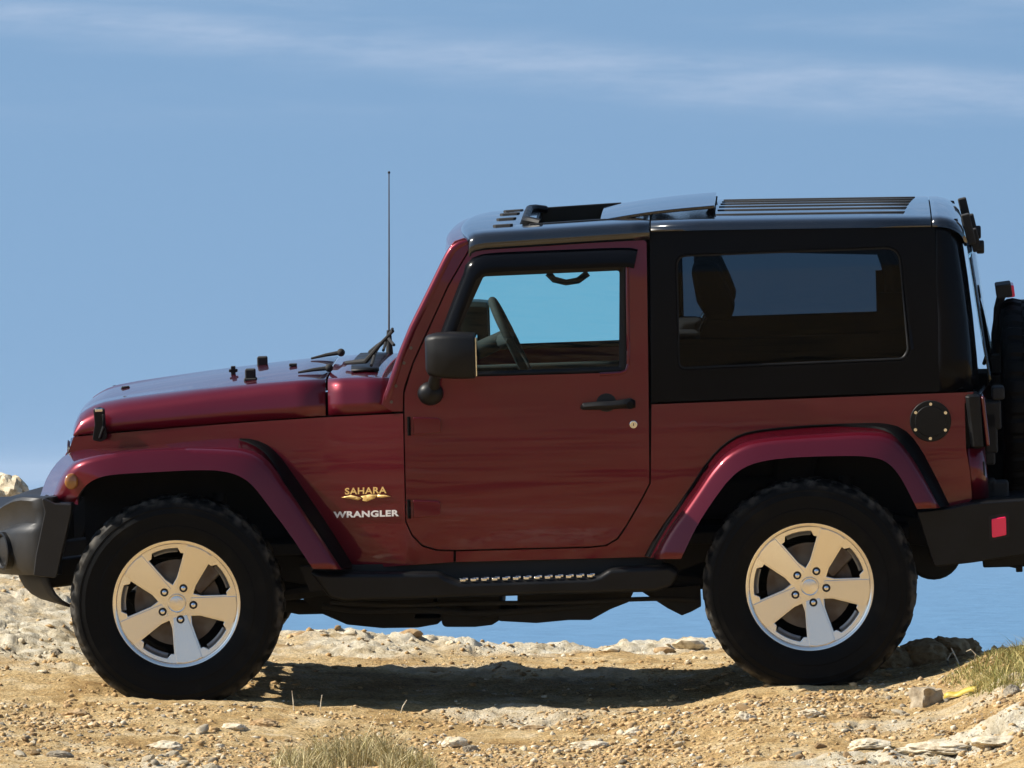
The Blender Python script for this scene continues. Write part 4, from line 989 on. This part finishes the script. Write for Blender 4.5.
bm = bmesh.new(); add_tube(bm, [(-1.10, .18, .40), (-.35, .12, .47)], .03, 10); add_tube(bm, [(1.10, 0, .40), (.2, .05, .47)], .032, 10); add_tube(bm, [(-1.36, -.60, .36), (-1.36, .60, .40)], .018, 8); add_tube(bm, [(-1.40, -.62, .40), (-1.30, .40, .46)], .016, 8)
obj('drive_shaft', bm, DARK, car)
# belly: gearbox skid, crossmember, tank skid, exhaust, traced below the sill
def belly(name, pts, y0, y1): obj(name, prism(PP(rpoly(pts), (y0+y1)/2), y0, y1), DARK, car, bevel=.015)
belly('gearbox_skid', [(300, 586, 0), (436, 580, 0), (436, 607, 0), (418, 607.5, 0), (416, 612, 2), (447, 611, 2), (440, 617.5, 5), (420, 621, 8), (385, 621.5, 10), (350, 618, 10), (334, 611, 8), (318, 604, 4)], -.30, .25)
belly('crossmember', [(438, 575, 0), (503, 575, 0), (503, 610, 3), (495, 615, 4), (478, 617, 4), (446, 617, 6)], -.42, .42)
belly('tank_skid', [(519, 580, 0), (640, 574, 0), (630, 596, 4), (612, 603, 6), (592, 614, 6), (570, 614, 10), (538, 617, 10), (500, 615, 5), (499, 608.5, 2), (516, 607, 3), (519, 600, 2)], -.46, .05)
x0, z0 = P(300, 607, -.25); x1, z1 = P(345, 606, -.25)
obj('exhaust_pipe', tube([(x0-.25, -.20, z0+.05), (x0, -.25, z0), (x1, -.25, z1), (x1+.5, .2, z1-.0), (x1+1.2, .34, z1+.06), (1.2, .45, z1+.16)], .030, 10), DARK, car)
for pts, rr, yy in (([(322, 606), (360, 612), (420, 609), (470, 614), (520, 611), (600, 604)], .012, -.5), ([(330, 602), (400, 606), (455, 603), (560, 603), (655, 598), (700, 600)], .009, -.56), ([(455, 606), (480, 619), (505, 612), (545, 618), (585, 612)], .010, -.44)):
    obj('brake_line' if rr < .01 else 'hose', tube([(x, yy, z) for x, z in [P(a.x, a.y, yy) for a in smooth_line(pts, 24, 2)]], rr, 8), DARK, car)
bm = box((.10, 0, .565), (3.0, 1.26, .05)); obj('floor_pan', bm, DARK, car, bevel=.01)

# ------------------------------------------------------------------ cabin seen through the glass
x, z = P(452, 372, -.4); zdash = P(470, 338, .0)[1]
bm = bmesh.new(); secs = []
for y in np.linspace(-.66, .66, 9): secs.append([(x-.22, y, ZB-.02), (x-.10, y, ZB+.015), (x+.06, y, ZB+.02), (x+.12, y, ZB-.03), (x+.10, y, ZB-.25), (x+.02, y, ZB-.45), (x-.22, y, ZB-.45)])
add_loft(bm, secs, True, True); bmesh.ops.recalc_face_normals(bm, faces=bm.faces[:]); obj('dashboard', bm, SEAT, car, ang=50)
# steering wheel: ring leaning towards the driver
cx, cz = P(510.5, 338, -.37); n = 40; a0 = P(493.5, 304, -.37); a1 = P(527, 372, -.37)
up = Vector((a0[0]-a1[0], 0, a0[1]-a1[1])).normalized(); side = Vector((0, 1, 0)); rad = .160; nrm = up.cross(side)
bm = bmesh.new(); ring = [Vector((cx, -.37, cz))+up*rad*math.cos(2*math.pi*k/n)+side*rad*math.sin(2*math.pi*k/n) for k in range(n+1)]
add_tube(bm, ring, .0165, 10, False); add_tube(bm, [Vector((cx, -.37, cz))-side*.18, Vector((cx-.03, -.37, cz-.01)), Vector((cx, -.37, cz))+side*.18], [.012, .035, .012], 10)
add_tube(bm, [Vector((cx-.02, -.37, cz)), Vector((cx-.40, -.37, cz-.16))], .035, 10); sw = obj('steering_wheel', bm, SEAT, car, ang=60)
def seat(y):
    bm = bmesh.new(); secs = []
    xs_, zs_ = P(668, 420, y)
    for (px, py, d, w) in ((655, 440, .10, .24), (662, 405, .09, .25), (672, 370, .08, .25), (682, 345, .065, .22), (688, 332, .05, .17)):
        X, Z = P(px, py, -.37); secs.append([(X-d, y-w*.8, Z), (X-d*1.05, y, Z), (X-d, y+w*.8, Z), (X-d*.5, y+w, Z), (X+d*.7, y+w*.85, Z), (X+d, y, Z), (X+d*.7, y-w*.85, Z), (X-d*.5, y-w, Z)])
    add_loft(bm, secs, True, True); bmesh.ops.recalc_face_normals(bm, faces=bm.faces[:])
    s = obj('seat_back', bm, SEAT, car, bevel=.02, ang=50)
    X, Z = P(712, 288, -.37); bm = bmesh.new(); hp = PP(rpoly([(690, 262, 12), (716, 262, 14), (729, 290, 14), (735, 306, 8), (731, 318, 8), (708, 318, 8), (697, 300, 8)]), -.37); add_prism(bm, hp, y-.14, y+.14); obj('headrest', bm, SEAT, s, bevel=.035, seg=4, ang=30)
    bm = bmesh.new(); add_tube(bm, [P(700, 330, -.37)[:1]+(y-.06,)+P(700, 330, -.37)[1:], P(712, 305, -.37)[:1]+(y-.06,)+P(712, 305, -.37)[1:]], .008); obj('headrest_post', bm, CHROME, s)
    X, Z = P(600, 455, -.37); obj('seat_cushion', box((X, y, Z), (.52, .50, .14), Matrix.Rotation(R_(8), 3, 'Y')), SEAT, car, bevel=.04)
seat(-.37); seat(.37)
X, Z = P(800, 425, 0); bm = box((X, 0, Z-.03), (.16, .95, .52), Matrix.Rotation(R_(12), 3, 'Y')); add_box(bm, (X-.22, 0, Z-.24), (.5, .95, .16)); obj('rear_bench', bm, SEAT, car, bevel=.04)
# padded roll bar
bm = bmesh.new()
zt2 = roof_z(P(646, 240, 0)[0])-.085
for s in (-1, 1):
    xb, _ = P(644, 300, -.6); xf, zf = P(480, 262, -.62); xr, zr_ = P(895, 330, -.6)
    add_tube(bm, [(xb+.02, s*.645, .62), (xb+.01, s*.64, ZB), (xb, s*.615, zt2-.06), (xb-.02, s*.60, zt2)], .042, 12)
    add_tube(bm, [(xb-.02, s*.60, zt2), (xf+.10, s*.60, zt2-.012), (xf+.01, s*.61, zt2-.05)], .032, 10)
    add_tube(bm, [(xb-.02, s*.60, zt2), (xb+.5, s*.60, zt2-.01), (xr-.05, s*.60, zt2-.03), (xr, s*.61, zt2-.14), (xr+.03, s*.63, ZB-.1)], .04, 12)
    add_box(bm, (xr+.02, s*.655, ZB+.13), (.17, .035, .52)); add_box(bm, (xr+.01, s*.65, ZB-.05), (.45, .03, .30)); add_prism(bm, PP(rpoly([(672, 318, 0), (890, 311, 10), (905, 300, 0), (905, 380, 0), (672, 390, 0)]), .62), s*.605, s*.625)
add_tube(bm, [(xb-.02, -.60, zt2), (xb-.02, .60, zt2)], .042, 12); add_tube(bm, [(xr-.05, -.60, zt2-.03), (xr-.05, .60, zt2-.03)], .038, 12)
obj('roll_bar', bm, SEAT, car)
ya = .575; q = [P(px, py, ya) for px, py in ((548, 273), (554, 279.5), (566, 282.5), (578, 280.5), (588, 273))]
obj('grab_handle', tube([(x, ya, z) for x, z in q], [.014, .013, .012, .013, .014], 8), SEAT, car)
# header trim behind the windscreen, inner mirror
x, z = P(478, 262, 0); bm = box((P(476, 258, 0)[0], 0, roof_z(P(500, 232, -.6)[0])-.065), (.09, 1.25, .04)); obj('sun_visor', bm, SEAT, car, bevel=.012)
# ------------------------------------------------------------------ stones and plants on the ground
def hit(px, py, yguess=None):
    """the ground point seen at a picture position"""
    d = Vector(((px-512)/FPX, 1, (HZ-py)/FPX)); ys = np.arange(-5.5, 4.5, .02); t = ys-CAM.y
    ok = np.nonzero(ground_z(d.x*t, ys) >= d.z*t)[0]
    if len(ok): y = float(ys[ok[0]]); return Vector((d.x*(y-CAM.y), y, d.z*(y-CAM.y)))
    return Vector((d.x*(2.2+45.9), 2.2, d.z*(2.2+45.9)))
def stone_mat(name, c1, c2, c3):
    m = bpy.data.materials.new(name); m.use_nodes = True; nt = m.node_tree; b = nt.nodes['Principled BSDF']; L = nt.links.new
    b.inputs['Roughness'].default_value = .95; b.inputs['Specular IOR Level'].default_value = .2
    tc = N(nt, 'ShaderNodeTexCoord'); n = N(nt, 'ShaderNodeTexNoise'); n.inputs['Scale'].default_value = 22; n.inputs['Detail'].default_value = 8; n.inputs['Roughness'].default_value = .7; L(tc.outputs['Object'], n.inputs[0])
    r = N(nt, 'ShaderNodeValToRGB'); e = r.color_ramp.elements; e[0].position = .33; e[0].color = (*c1, 1); e[1].position = .70; e[1].color = (*c3, 1); q = e.new(.5); q.color = (*c2, 1); L(n.outputs[0], r.inputs[0]); L(r.outputs[0], b.inputs['Base Color'])
    bp = N(nt, 'ShaderNodeBump'); bp.inputs['Strength'].default_value = .8; bp.inputs['Distance'].default_value = .01; L(n.outputs[0], bp.inputs['Height']); L(bp.outputs[0], b.inputs['Normal'])
    return m
ST_P = stone_mat('pale_limestone', (.26, .19, .11), (.60, .51, .36), (.78, .71, .57))
ST_T = stone_mat('tan_stone', (.18, .105, .05), (.38, .25, .125), (.52, .38, .22))
ST_S = stone_mat('soil_crumb', (.29, .175, .075), (.47, .31, .145), (.60, .45, .26))
ST_G = stone_mat('grey_stone', (.14, .12, .09), (.27, .23, .17), (.40, .35, .27))
def stone_bm(size, seed, sub=3, blocky=.5):
    r = random.Random(seed); bm = bmesh.new(); bmesh.ops.create_icosphere(bm, subdivisions=sub, radius=1)
    planes = [(Vector((r.gauss(0, 1), r.gauss(0, 1), r.gauss(0, .8))).normalized(), r.uniform(.55, .9)) for _ in range(11)]
    off = Vector((r.uniform(-50, 50),)*3)
    for v in bm.verts:
        p = v.co.copy()
        for n, d in planes:
            k = p.dot(n)-d
            if k > 0: p -= n*k*(.6+.4*blocky)
        nn = p.normalized(); p += nn*(.14*mnoise.noise(nn*2.3+off)+.10*mnoise.noise(nn*5+off)+.06*mnoise.noise(nn*11+off)+.03*mnoise.noise(nn*23+off))
        v.co = Vector((p.x*size[0], p.y*size[1], p.z*size[2]))
    return bm
def stone(name, px, py, size, m, seed, label, group=None, cat='stone', sink=.35, loc=None, sub=3, rz=None):
    o = obj(name, stone_bm(size, seed, sub), m, ang=32); p = loc or hit(px, py)
    o.location = (p.x, p.y, float(ground_z(np.array([p.x]), np.array([p.y]))[0])+size[2]*(1-2*sink)); o.rotation_euler = (0, 0, rz if rz is not None else seed*1.7)
    o['label'] = label; o['category'] = cat
    if group: o['group'] = group
    return o
# the squared stone by the rear wheel, the boulder behind the front bumper
bm = bmesh.new(); bmesh.ops.create_cube(bm, size=1); bmesh.ops.subdivide_edges(bm, edges=bm.edges[:], cuts=9, use_grid_fill=True)
for v in bm.verts:
    p = v.co; k = mnoise.noise(p*1.9+Vector((3, 8, 1)))*.34+mnoise.noise(p*5)*.10-.22*max(0, p.length-.62); p = p*(1+k); p.x *= 1-.16*(p.z+.5); v.co = Vector((p.x*.096, p.y*.09, p.z*.088))
sq = obj('squared_stone', bm, stone_mat('drab_stone', (.20, .155, .10), (.34, .275, .19), (.46, .39, .28)), ang=35); p = hit(927, 708); sq.location = (p.x, p.y+.05, p.z+.028); sq.rotation_euler = (.05, -.03, .5)
sq['label'] = 'squared tan brown stone standing alone on the soil right of the rear wheel'; sq['category'] = 'stone'
bx, by = (-14-512)*(3.0+45.9)/FPX, 3.0
bo = obj('boulder', stone_bm((.22, .30, .33), 31, 5), ST_P, ang=30); bo.location = (bx-.03, by, -.235); bo.rotation_euler = (0, 0, .6)
bo['label'] = 'large pale boulder rising behind the front bumper at the left edge'; bo['category'] = 'boulder'
big = [
 ('flat_rock', 935, 752, (.17, .12, .030), ST_P, 11, 'broad flat whitish rock slab at the lower right corner of the ground'),
 ('flat_rock', 1000, 745, (.15, .10, .028), ST_P, 12, 'whitish flat rock at the right edge below the grass'),
 ('flat_rock', 870, 748, (.10, .08, .028), ST_P, 13, 'small pale slab left of the broad whitish rock slab'),
 ('stone', 745, 720, (.045, .035, .022), ST_P, 14, 'pale angular stone on the slope just in front of the rear wheel'),
 ('stone', 812, 716, (.055, .04, .022), ST_P, 15, 'cream wedge shaped stone lying below the rear tyre'),
 ('stone', 862, 718, (.040, .035, .022), ST_T, 16, 'tan lump of stone between the rear tyre and the squared stone'),
 ('stone', 455, 746, (.055, .045, .028), ST_P, 17, 'pale rounded stone right of the dry grass clump at the bottom'),
 ('stone', 470, 752, (.032, .03, .024), ST_G, 18, 'small dark sided stone touching the pale rounded stone beside the grass clump'),
 ('stone', 265, 726, (.060, .04, .024), ST_T, 19, 'brown stone with a dark hollow left of the bottom grass clump'),
 ('stone', 236, 730, (.055, .04, .024), ST_P, 20, 'yellowish pale stone below the front tyre right of its centre'),
 ('stone', 75, 716, (.055, .045, .024), ST_T, 21, 'low tan stone below the left side of the front tyre'),
 ('stone', 60, 757, (.05, .04, .025), ST_G, 22, 'grey stone near the bottom left corner of the ground'),
 ('stone', 165, 748, (.075, .05, .022), ST_P, 23, 'flat pale stone at the bottom edge below the front wheel'),
 ('stone', 590, 748, (.09, .05, .022), ST_P, 24, 'long pale stone at the bottom middle of the ground'),
 ('stone', 632, 735, (.045, .035, .026), ST_P, 25, 'upright pale stone in the foreground below the side step'),
 ('stone', 535, 730, (.060, .035, .018), ST_T, 26, 'flat tan stone on the soil just below the shadow edge'),
 ('stone', 1012, 694, (.035, .03, .030), ST_G, 27, 'dark grey stone beside the grass tufts at the right edge'),
 ('stone', 57, 655, (.028, .025, .020), ST_G, 28, 'small dark stone in the pale rock band left of the front tyre'),
]
for (nm, px, py, sz, m, sd_, lb) in big: stone(nm, px, py, sz, m, sd_, lb, rz=(sd_*.37) % .7-.3, sub=4, sink=.42)
# ridge stones
for k, (px, s) in enumerate([(300, .05), (322, .035), (352, .04), (410, .055), (428, .06), (452, .03), (505, .03), (585, .035), (612, .045), (665, .06), (690, .075), (712, .05)]):
    x = (px-512)*SC_R; y = 2.05+.12*math.sin(k*2.1)
    stone('ridge_stone', 0, 0, (s, s*.9, s*.42), ST_P if k % 3 else ST_T, 60+k, 'pale stone on the skyline of the ridge seen beneath the car', 'stones along the ridge beneath the car', sink=.3, loc=Vector((x, y, 0)), sub=2)
# shaded rock lumps behind the rear wheel
for k, (px, s) in enumerate([(900, .11), (924, .13), (948, .12), (968, .08)]):
    x = (px-512)*(46.5/FPX); stone('shaded_rock', 0, 0, (s, s*.8, s*.55), ST_T, 80+k, 'rock in the shadow behind the rear tyre', 'shaded rocks behind the rear tyre', 'rock', sink=.30, loc=Vector((x, .58+.05*k, 0)), sub=4)
# many fist-sized stones, each its own object
protos = [stone_bm((1, .8, .55), 200+k, 2) for k in range(6)]; pm = []
for k, b in enumerate(protos):
    me = bpy.data.meshes.new('small_stone'); b.to_mesh(me); b.free(); me.materials.append((ST_P, ST_T, ST_P, ST_G, ST_T, ST_P)[k]); me.shade_smooth(); me.set_sharp_from_angle(angle=R_(30)); pm.append(me)
n = 0; r = random.Random(42)
while n < 110:
    x = r.uniform(-2.1, 2.1); y = -1.55-2.6*r.random()**.8; s = .011+.022*r.random()**2.2
    if abs(x+1.28) < .35 and y > -1.25: continue
    o = bpy.data.objects.new('small_stone', pm[r.randrange(6)]); C.objects.link(o); z = float(ground_z(np.array([x]), np.array([y]))[0])
    o.location = (x, y, z+s*.2); o.scale = (s*r.uniform(.9, 1.6), s, s*r.uniform(.7, 1.2)); o.rotation_euler = (r.uniform(-.4, .4), r.uniform(-.4, .4), r.uniform(0, 6))
    o['label'] = 'small loose stone scattered on the sunlit soil in the foreground'; o['category'] = 'stone'; o['group'] = 'small stones on the foreground soil'; n += 1
# gravel: one object, uncountable
def gravel():
    base = bmesh.new(); bmesh.ops.create_icosphere(base, subdivisions=1, radius=1); bv = np.array([v.co[:] for v in base.verts]); bf = np.array([[v.index for v in f.verts] for f in base.faces]); base.free()
    n = 62000; g = np.random.default_rng(5)
    x = g.uniform(-2.15, 2.15, n); y = np.where(g.random(n) < .82, g.uniform(-4.1, -1.1, n), g.uniform(-1.1, 2.4, n)); z = ground_z(x, y)
    keep = fbm(x, y, 2.3, 3, 33) > g.uniform(-.55, .5, n); x, y, z = x[keep], y[keep], z[keep]; n = len(x)
    s = .0024+.012*g.random(n)**5
    V = np.repeat(bv[None], n, 0)*(1+.95*(g.random((n, len(bv), 1))-.5)); V = V*np.stack([s*g.uniform(.8, 1.7, n), s, s*g.uniform(.45, 1.0, n)], -1)[:, None, :]
    a = g.uniform(0, 6.28, n); c, q = np.cos(a)[:, None], np.sin(a)[:, None]; X = V[..., 0]*c-V[..., 1]*q; Y = V[..., 0]*q+V[..., 1]*c
    V = np.stack([X+x[:, None], Y+y[:, None], V[..., 2]+(z+s*.05)[:, None]], -1).reshape(-1, 3)
    F = (bf[None]+np.arange(n)[:, None, None]*len(bv)).reshape(-1, 3)
    me = bpy.data.meshes.new('gravel'); me.vertices.add(len(V)); me.vertices.foreach_set('co', V.ravel()); me.loops.add(F.size); me.loops.foreach_set('vertex_index', F.ravel().astype(np.int32)); me.polygons.add(len(F)); me.polygons.foreach_set('loop_start', np.arange(0, F.size, 3))
    mi = np.repeat(g.choice(4, n, p=(.16, .60, .16, .08)), len(bf)).astype(np.int32); me.polygons.foreach_set('material_index', mi); me.update()
    for m in (ST_P, ST_S, ST_T, ST_G): me.materials.append(m)
    o = bpy.data.objects.new('gravel', me); C.objects.link(o); o['kind'] = 'stuff'; o['label'] = 'loose gravel over the dry soil'
gravel()
# grass
def leaf_mat(name, a, b_):
    m = bpy.data.materials.new(name); m.use_nodes = True; nt = m.node_tree; b = nt.nodes['Principled BSDF']; L = nt.links.new; b.inputs['Roughness'].default_value = .7; b.inputs['Specular IOR Level'].default_value = .2
    at = N(nt, 'ShaderNodeAttribute', attribute_name='tone'); mx = N(nt, 'ShaderNodeMix', data_type='RGBA'); L(at.outputs['Fac'], mx.inputs[0]); mx.inputs[6].default_value = (*a, 1); mx.inputs[7].default_value = (*b_, 1); L(mx.outputs[2], b.inputs['Base Color'])
    return m
G_DRY = leaf_mat('dry_grass', (.24, .20, .06), (.72, .60, .34)); G_GRN = leaf_mat('green_dry_grass', (.13, .15, .03), (.62, .50, .20))
def tuft(name, c, rx, ry, h, n, m, label, group, seed, lean=.5, cat='grass'):
    g = np.random.default_rng(seed); V = []; F = []; T = []
    A = g.uniform(0, 6.28, n); Q = np.sqrt(g.random(n)); XS = c.x+rx*Q*np.cos(A); YS = c.y+ry*Q*np.sin(A); ZS = ground_z(XS, YS)-.004
    for i in range(n):
        q, x, y, z = float(Q[i]), float(XS[i]), float(YS[i]), float(ZS[i])
        hh = h*g.uniform(.35, 1.0)*(1.05-.6*q*q); az = g.uniform(0, 6.28); l = lean*g.uniform(.1, 1.9)**1.3*hh; hh *= 1+.5*(g.random() < .06); w = g.uniform(.0010, .0023); tone = g.random()
        dx, dy = math.cos(az), math.sin(az)*.8; wx_, wy_ = w*g.choice((-1, 1)), w*.4*g.normal(); b0 = len(V)
        for t in (0, .4, .75, 1):
            k = w and (1-t)**.7; px, py, pz = x+dx*l*t*t, y+dy*l*t*t, z+hh*(t-.25*lean*t*t)
            V += [(px-wx_*k, py-wy_*k, pz), (px+wx_*k+.0002, py+wy_*k, pz)]; T += [tone, tone]
        for j in range(3): F.append((b0+2*j, b0+2*j+1, b0+2*j+3, b0+2*j+2))
    me = bpy.data.meshes.new(name); me.from_pydata(V, [], F); me.attributes.new('tone', 'FLOAT', 'POINT').data.foreach_set('value', np.array(T, np.float32)); me.materials.append(m)
    o = bpy.data.objects.new(name, me); C.objects.link(o); o['label'] = label; o['category'] = cat
    if group: o['group'] = group
GL = 'grass tufts below the car'
for k, (px, py, rx, h, n, lb) in enumerate([(300, 768, .11, .12, 520, 'leftmost low tuft of the dry grass clump at the bottom edge'), (338, 765, .13, .18, 700, 'tall straw tuft in the left middle of the bottom grass clump'), (372, 764, .13, .175, 700, 'tall greenish straw tuft right of the middle of the bottom grass clump'), (408, 768, .11, .13, 520, 'rightmost tuft of the dry grass clump at the bottom edge')]):
    tuft('grass_tuft', hit(px, py), rx, .16, h, n, G_DRY, lb, 'dry grass clump at the bottom edge', 300+k, .55)
for k, (px, py, rx, ry, h, n, lb) in enumerate([(968, 676, .10, .25, .045, 420, 'low thin grass tuft at the left end of the grassy bank on the right'), (990, 684, .09, .22, .065, 600, 'dense olive grass tuft in the middle of the grassy bank above the yellow strip'), (1018, 676, .12, .30, .075, 800, 'dense green grass tuft at the right edge of the picture'), (1000, 662, .14, .35, .06, 800, 'straw coloured grass tuft along the top of the grassy bank on the right'), (1034, 660, .12, .35, .10, 500, 'tallest wispy grass tuft against the sea at the right edge')]):
    tuft('grass_tuft', hit(px, py), rx, ry, h, n, G_GRN, lb, 'grass tufts on the bank at the right', 320+k, .7)
# single dry stalks in front of the shadow
for k, (px, py, h, dx, lb) in enumerate([(294, 711, .078, -.008, 'tallest dry stalk standing in the shadow edge right of the front tyre'), (320, 711, .062, .008, 'dry stalk beside the tallest one in front of the shadow'), (400, 713, .05, .026, 'slanting dry stalk in front of the shadow under the door'), (351, 712, .020, .002, 'very short dry stalk between the upright stalks and the slanting one')]):
    p = hit(px, py); o = obj('dry_stalk', tube([p+Vector((0, 0, -.01)), p+Vector((dx*.4, 0, h*.5)), p+Vector((dx, 0, h))], [.0026, .0024, .0016], 6), ST_P); o['label'] = lb; o['category'] = 'stalk'; o['group'] = 'dry stalks at the shadow edge'
# bare curled twigs beside the rear tyre
for k, (px, py, pts) in enumerate([(949, 668, [(0, 0), (-.006, .03), (.006, .055), (.020, .062)]), (959, 664, [(0, 0), (-.014, .03), (-.030, .062)]), (974, 662, [(0, 0), (.006, .03), (-.012, .048), (-.03, .040)])]):
    p = hit(px, py); o = obj('dry_twig', tube([p+Vector((a, 0, b)) for a, b in pts], [.0034, .003, .0026, .002][:len(pts)], 6), ST_P)
    o['label'] = ('hooked bare twig nearest the rear tyre', 'straight bare twig leaning left against the shaded rock', 'curled bare twig nearest the grassy bank')[k]; o['category'] = 'twig'; o['group'] = 'bare twigs behind the rear tyre'
# yellow strip
YEL = mat('yellow_plastic', (.48, .36, .05), .5, noise=(30, (.42, .30, .04), .4, .7, .1))
p0 = hit(960, 698); bm = bmesh.new(); secs = []
for i in range(11):
    t = i/10; x = p0.x+(t-.5)*.115; y = p0.y-.10*(t-.5)+.02*math.sin(t*3); z = float(ground_z(np.array([x]), np.array([y]))[0])+.012+.005*math.sin(t*9); w = .013*(.4+.6*math.sin(math.pi*min(.95, t+.08)))
    secs.append([(x, y-w, z-.006), (x, y+w*.2, z+.006+.004*math.sin(t*14)), (x, y+w, z+.012)])
o = obj('yellow_strip', loft(secs), YEL, solid=.002); o['label'] = 'short crumpled bright yellow strip lying on the soil right of the squared stone'; o['category'] = 'litter'

# ------------------------------------------------------------------ every separate piece of the car becomes a part of its own
def split(o, name):
    bm = bmesh.new(); bm.from_mesh(o.data); bm.verts.ensure_lookup_table(); seen = set(); isl = []
    for v in bm.verts:
        if v in seen: continue
        st, grp = [v], []; seen.add(v)
        while st:
            q = st.pop(); grp.append(q.index)
            for e in q.link_edges:
                w = e.other_vert(q)
                if w not in seen: seen.add(w); st.append(w)
        isl.append(set(grp))
    for i, g in enumerate(isl):
        b = bm.copy(); bmesh.ops.delete(b, geom=[v for v in b.verts if v.index not in g], context='VERTS')
        me = o.data.copy(); b.to_mesh(me); b.free(); me.name = name
        if i == 0: first = me; continue
        c = o.copy(); c.data = me; c.name = name; C.objects.link(c)
    o.data = first; o.name = name; bm.free()
for old, new in {'body': 'body_panel', 'hard_top': 'hard_top', 'rear_pillars': 'rear_pillar', 'windscreen_frame': 'windscreen_frame', 'glass_hinges': 'glass_hinge', 'gate_hinges': 'gate_hinge', 'lift_struts': 'lift_strut', 'frame_bolts': 'frame_bolt', 'cap_bolts': 'cap_bolt', 'hinge_bolts': 'hinge_bolt', 'step_studs': 'step_stud', 'grille_slots': 'grille_slot', 'control_arm': 'control_arm'}.items():
    for o in [o for o in S.objects if o.name.split('.')[0] == old and o.type == 'MESH']: split(o, new)
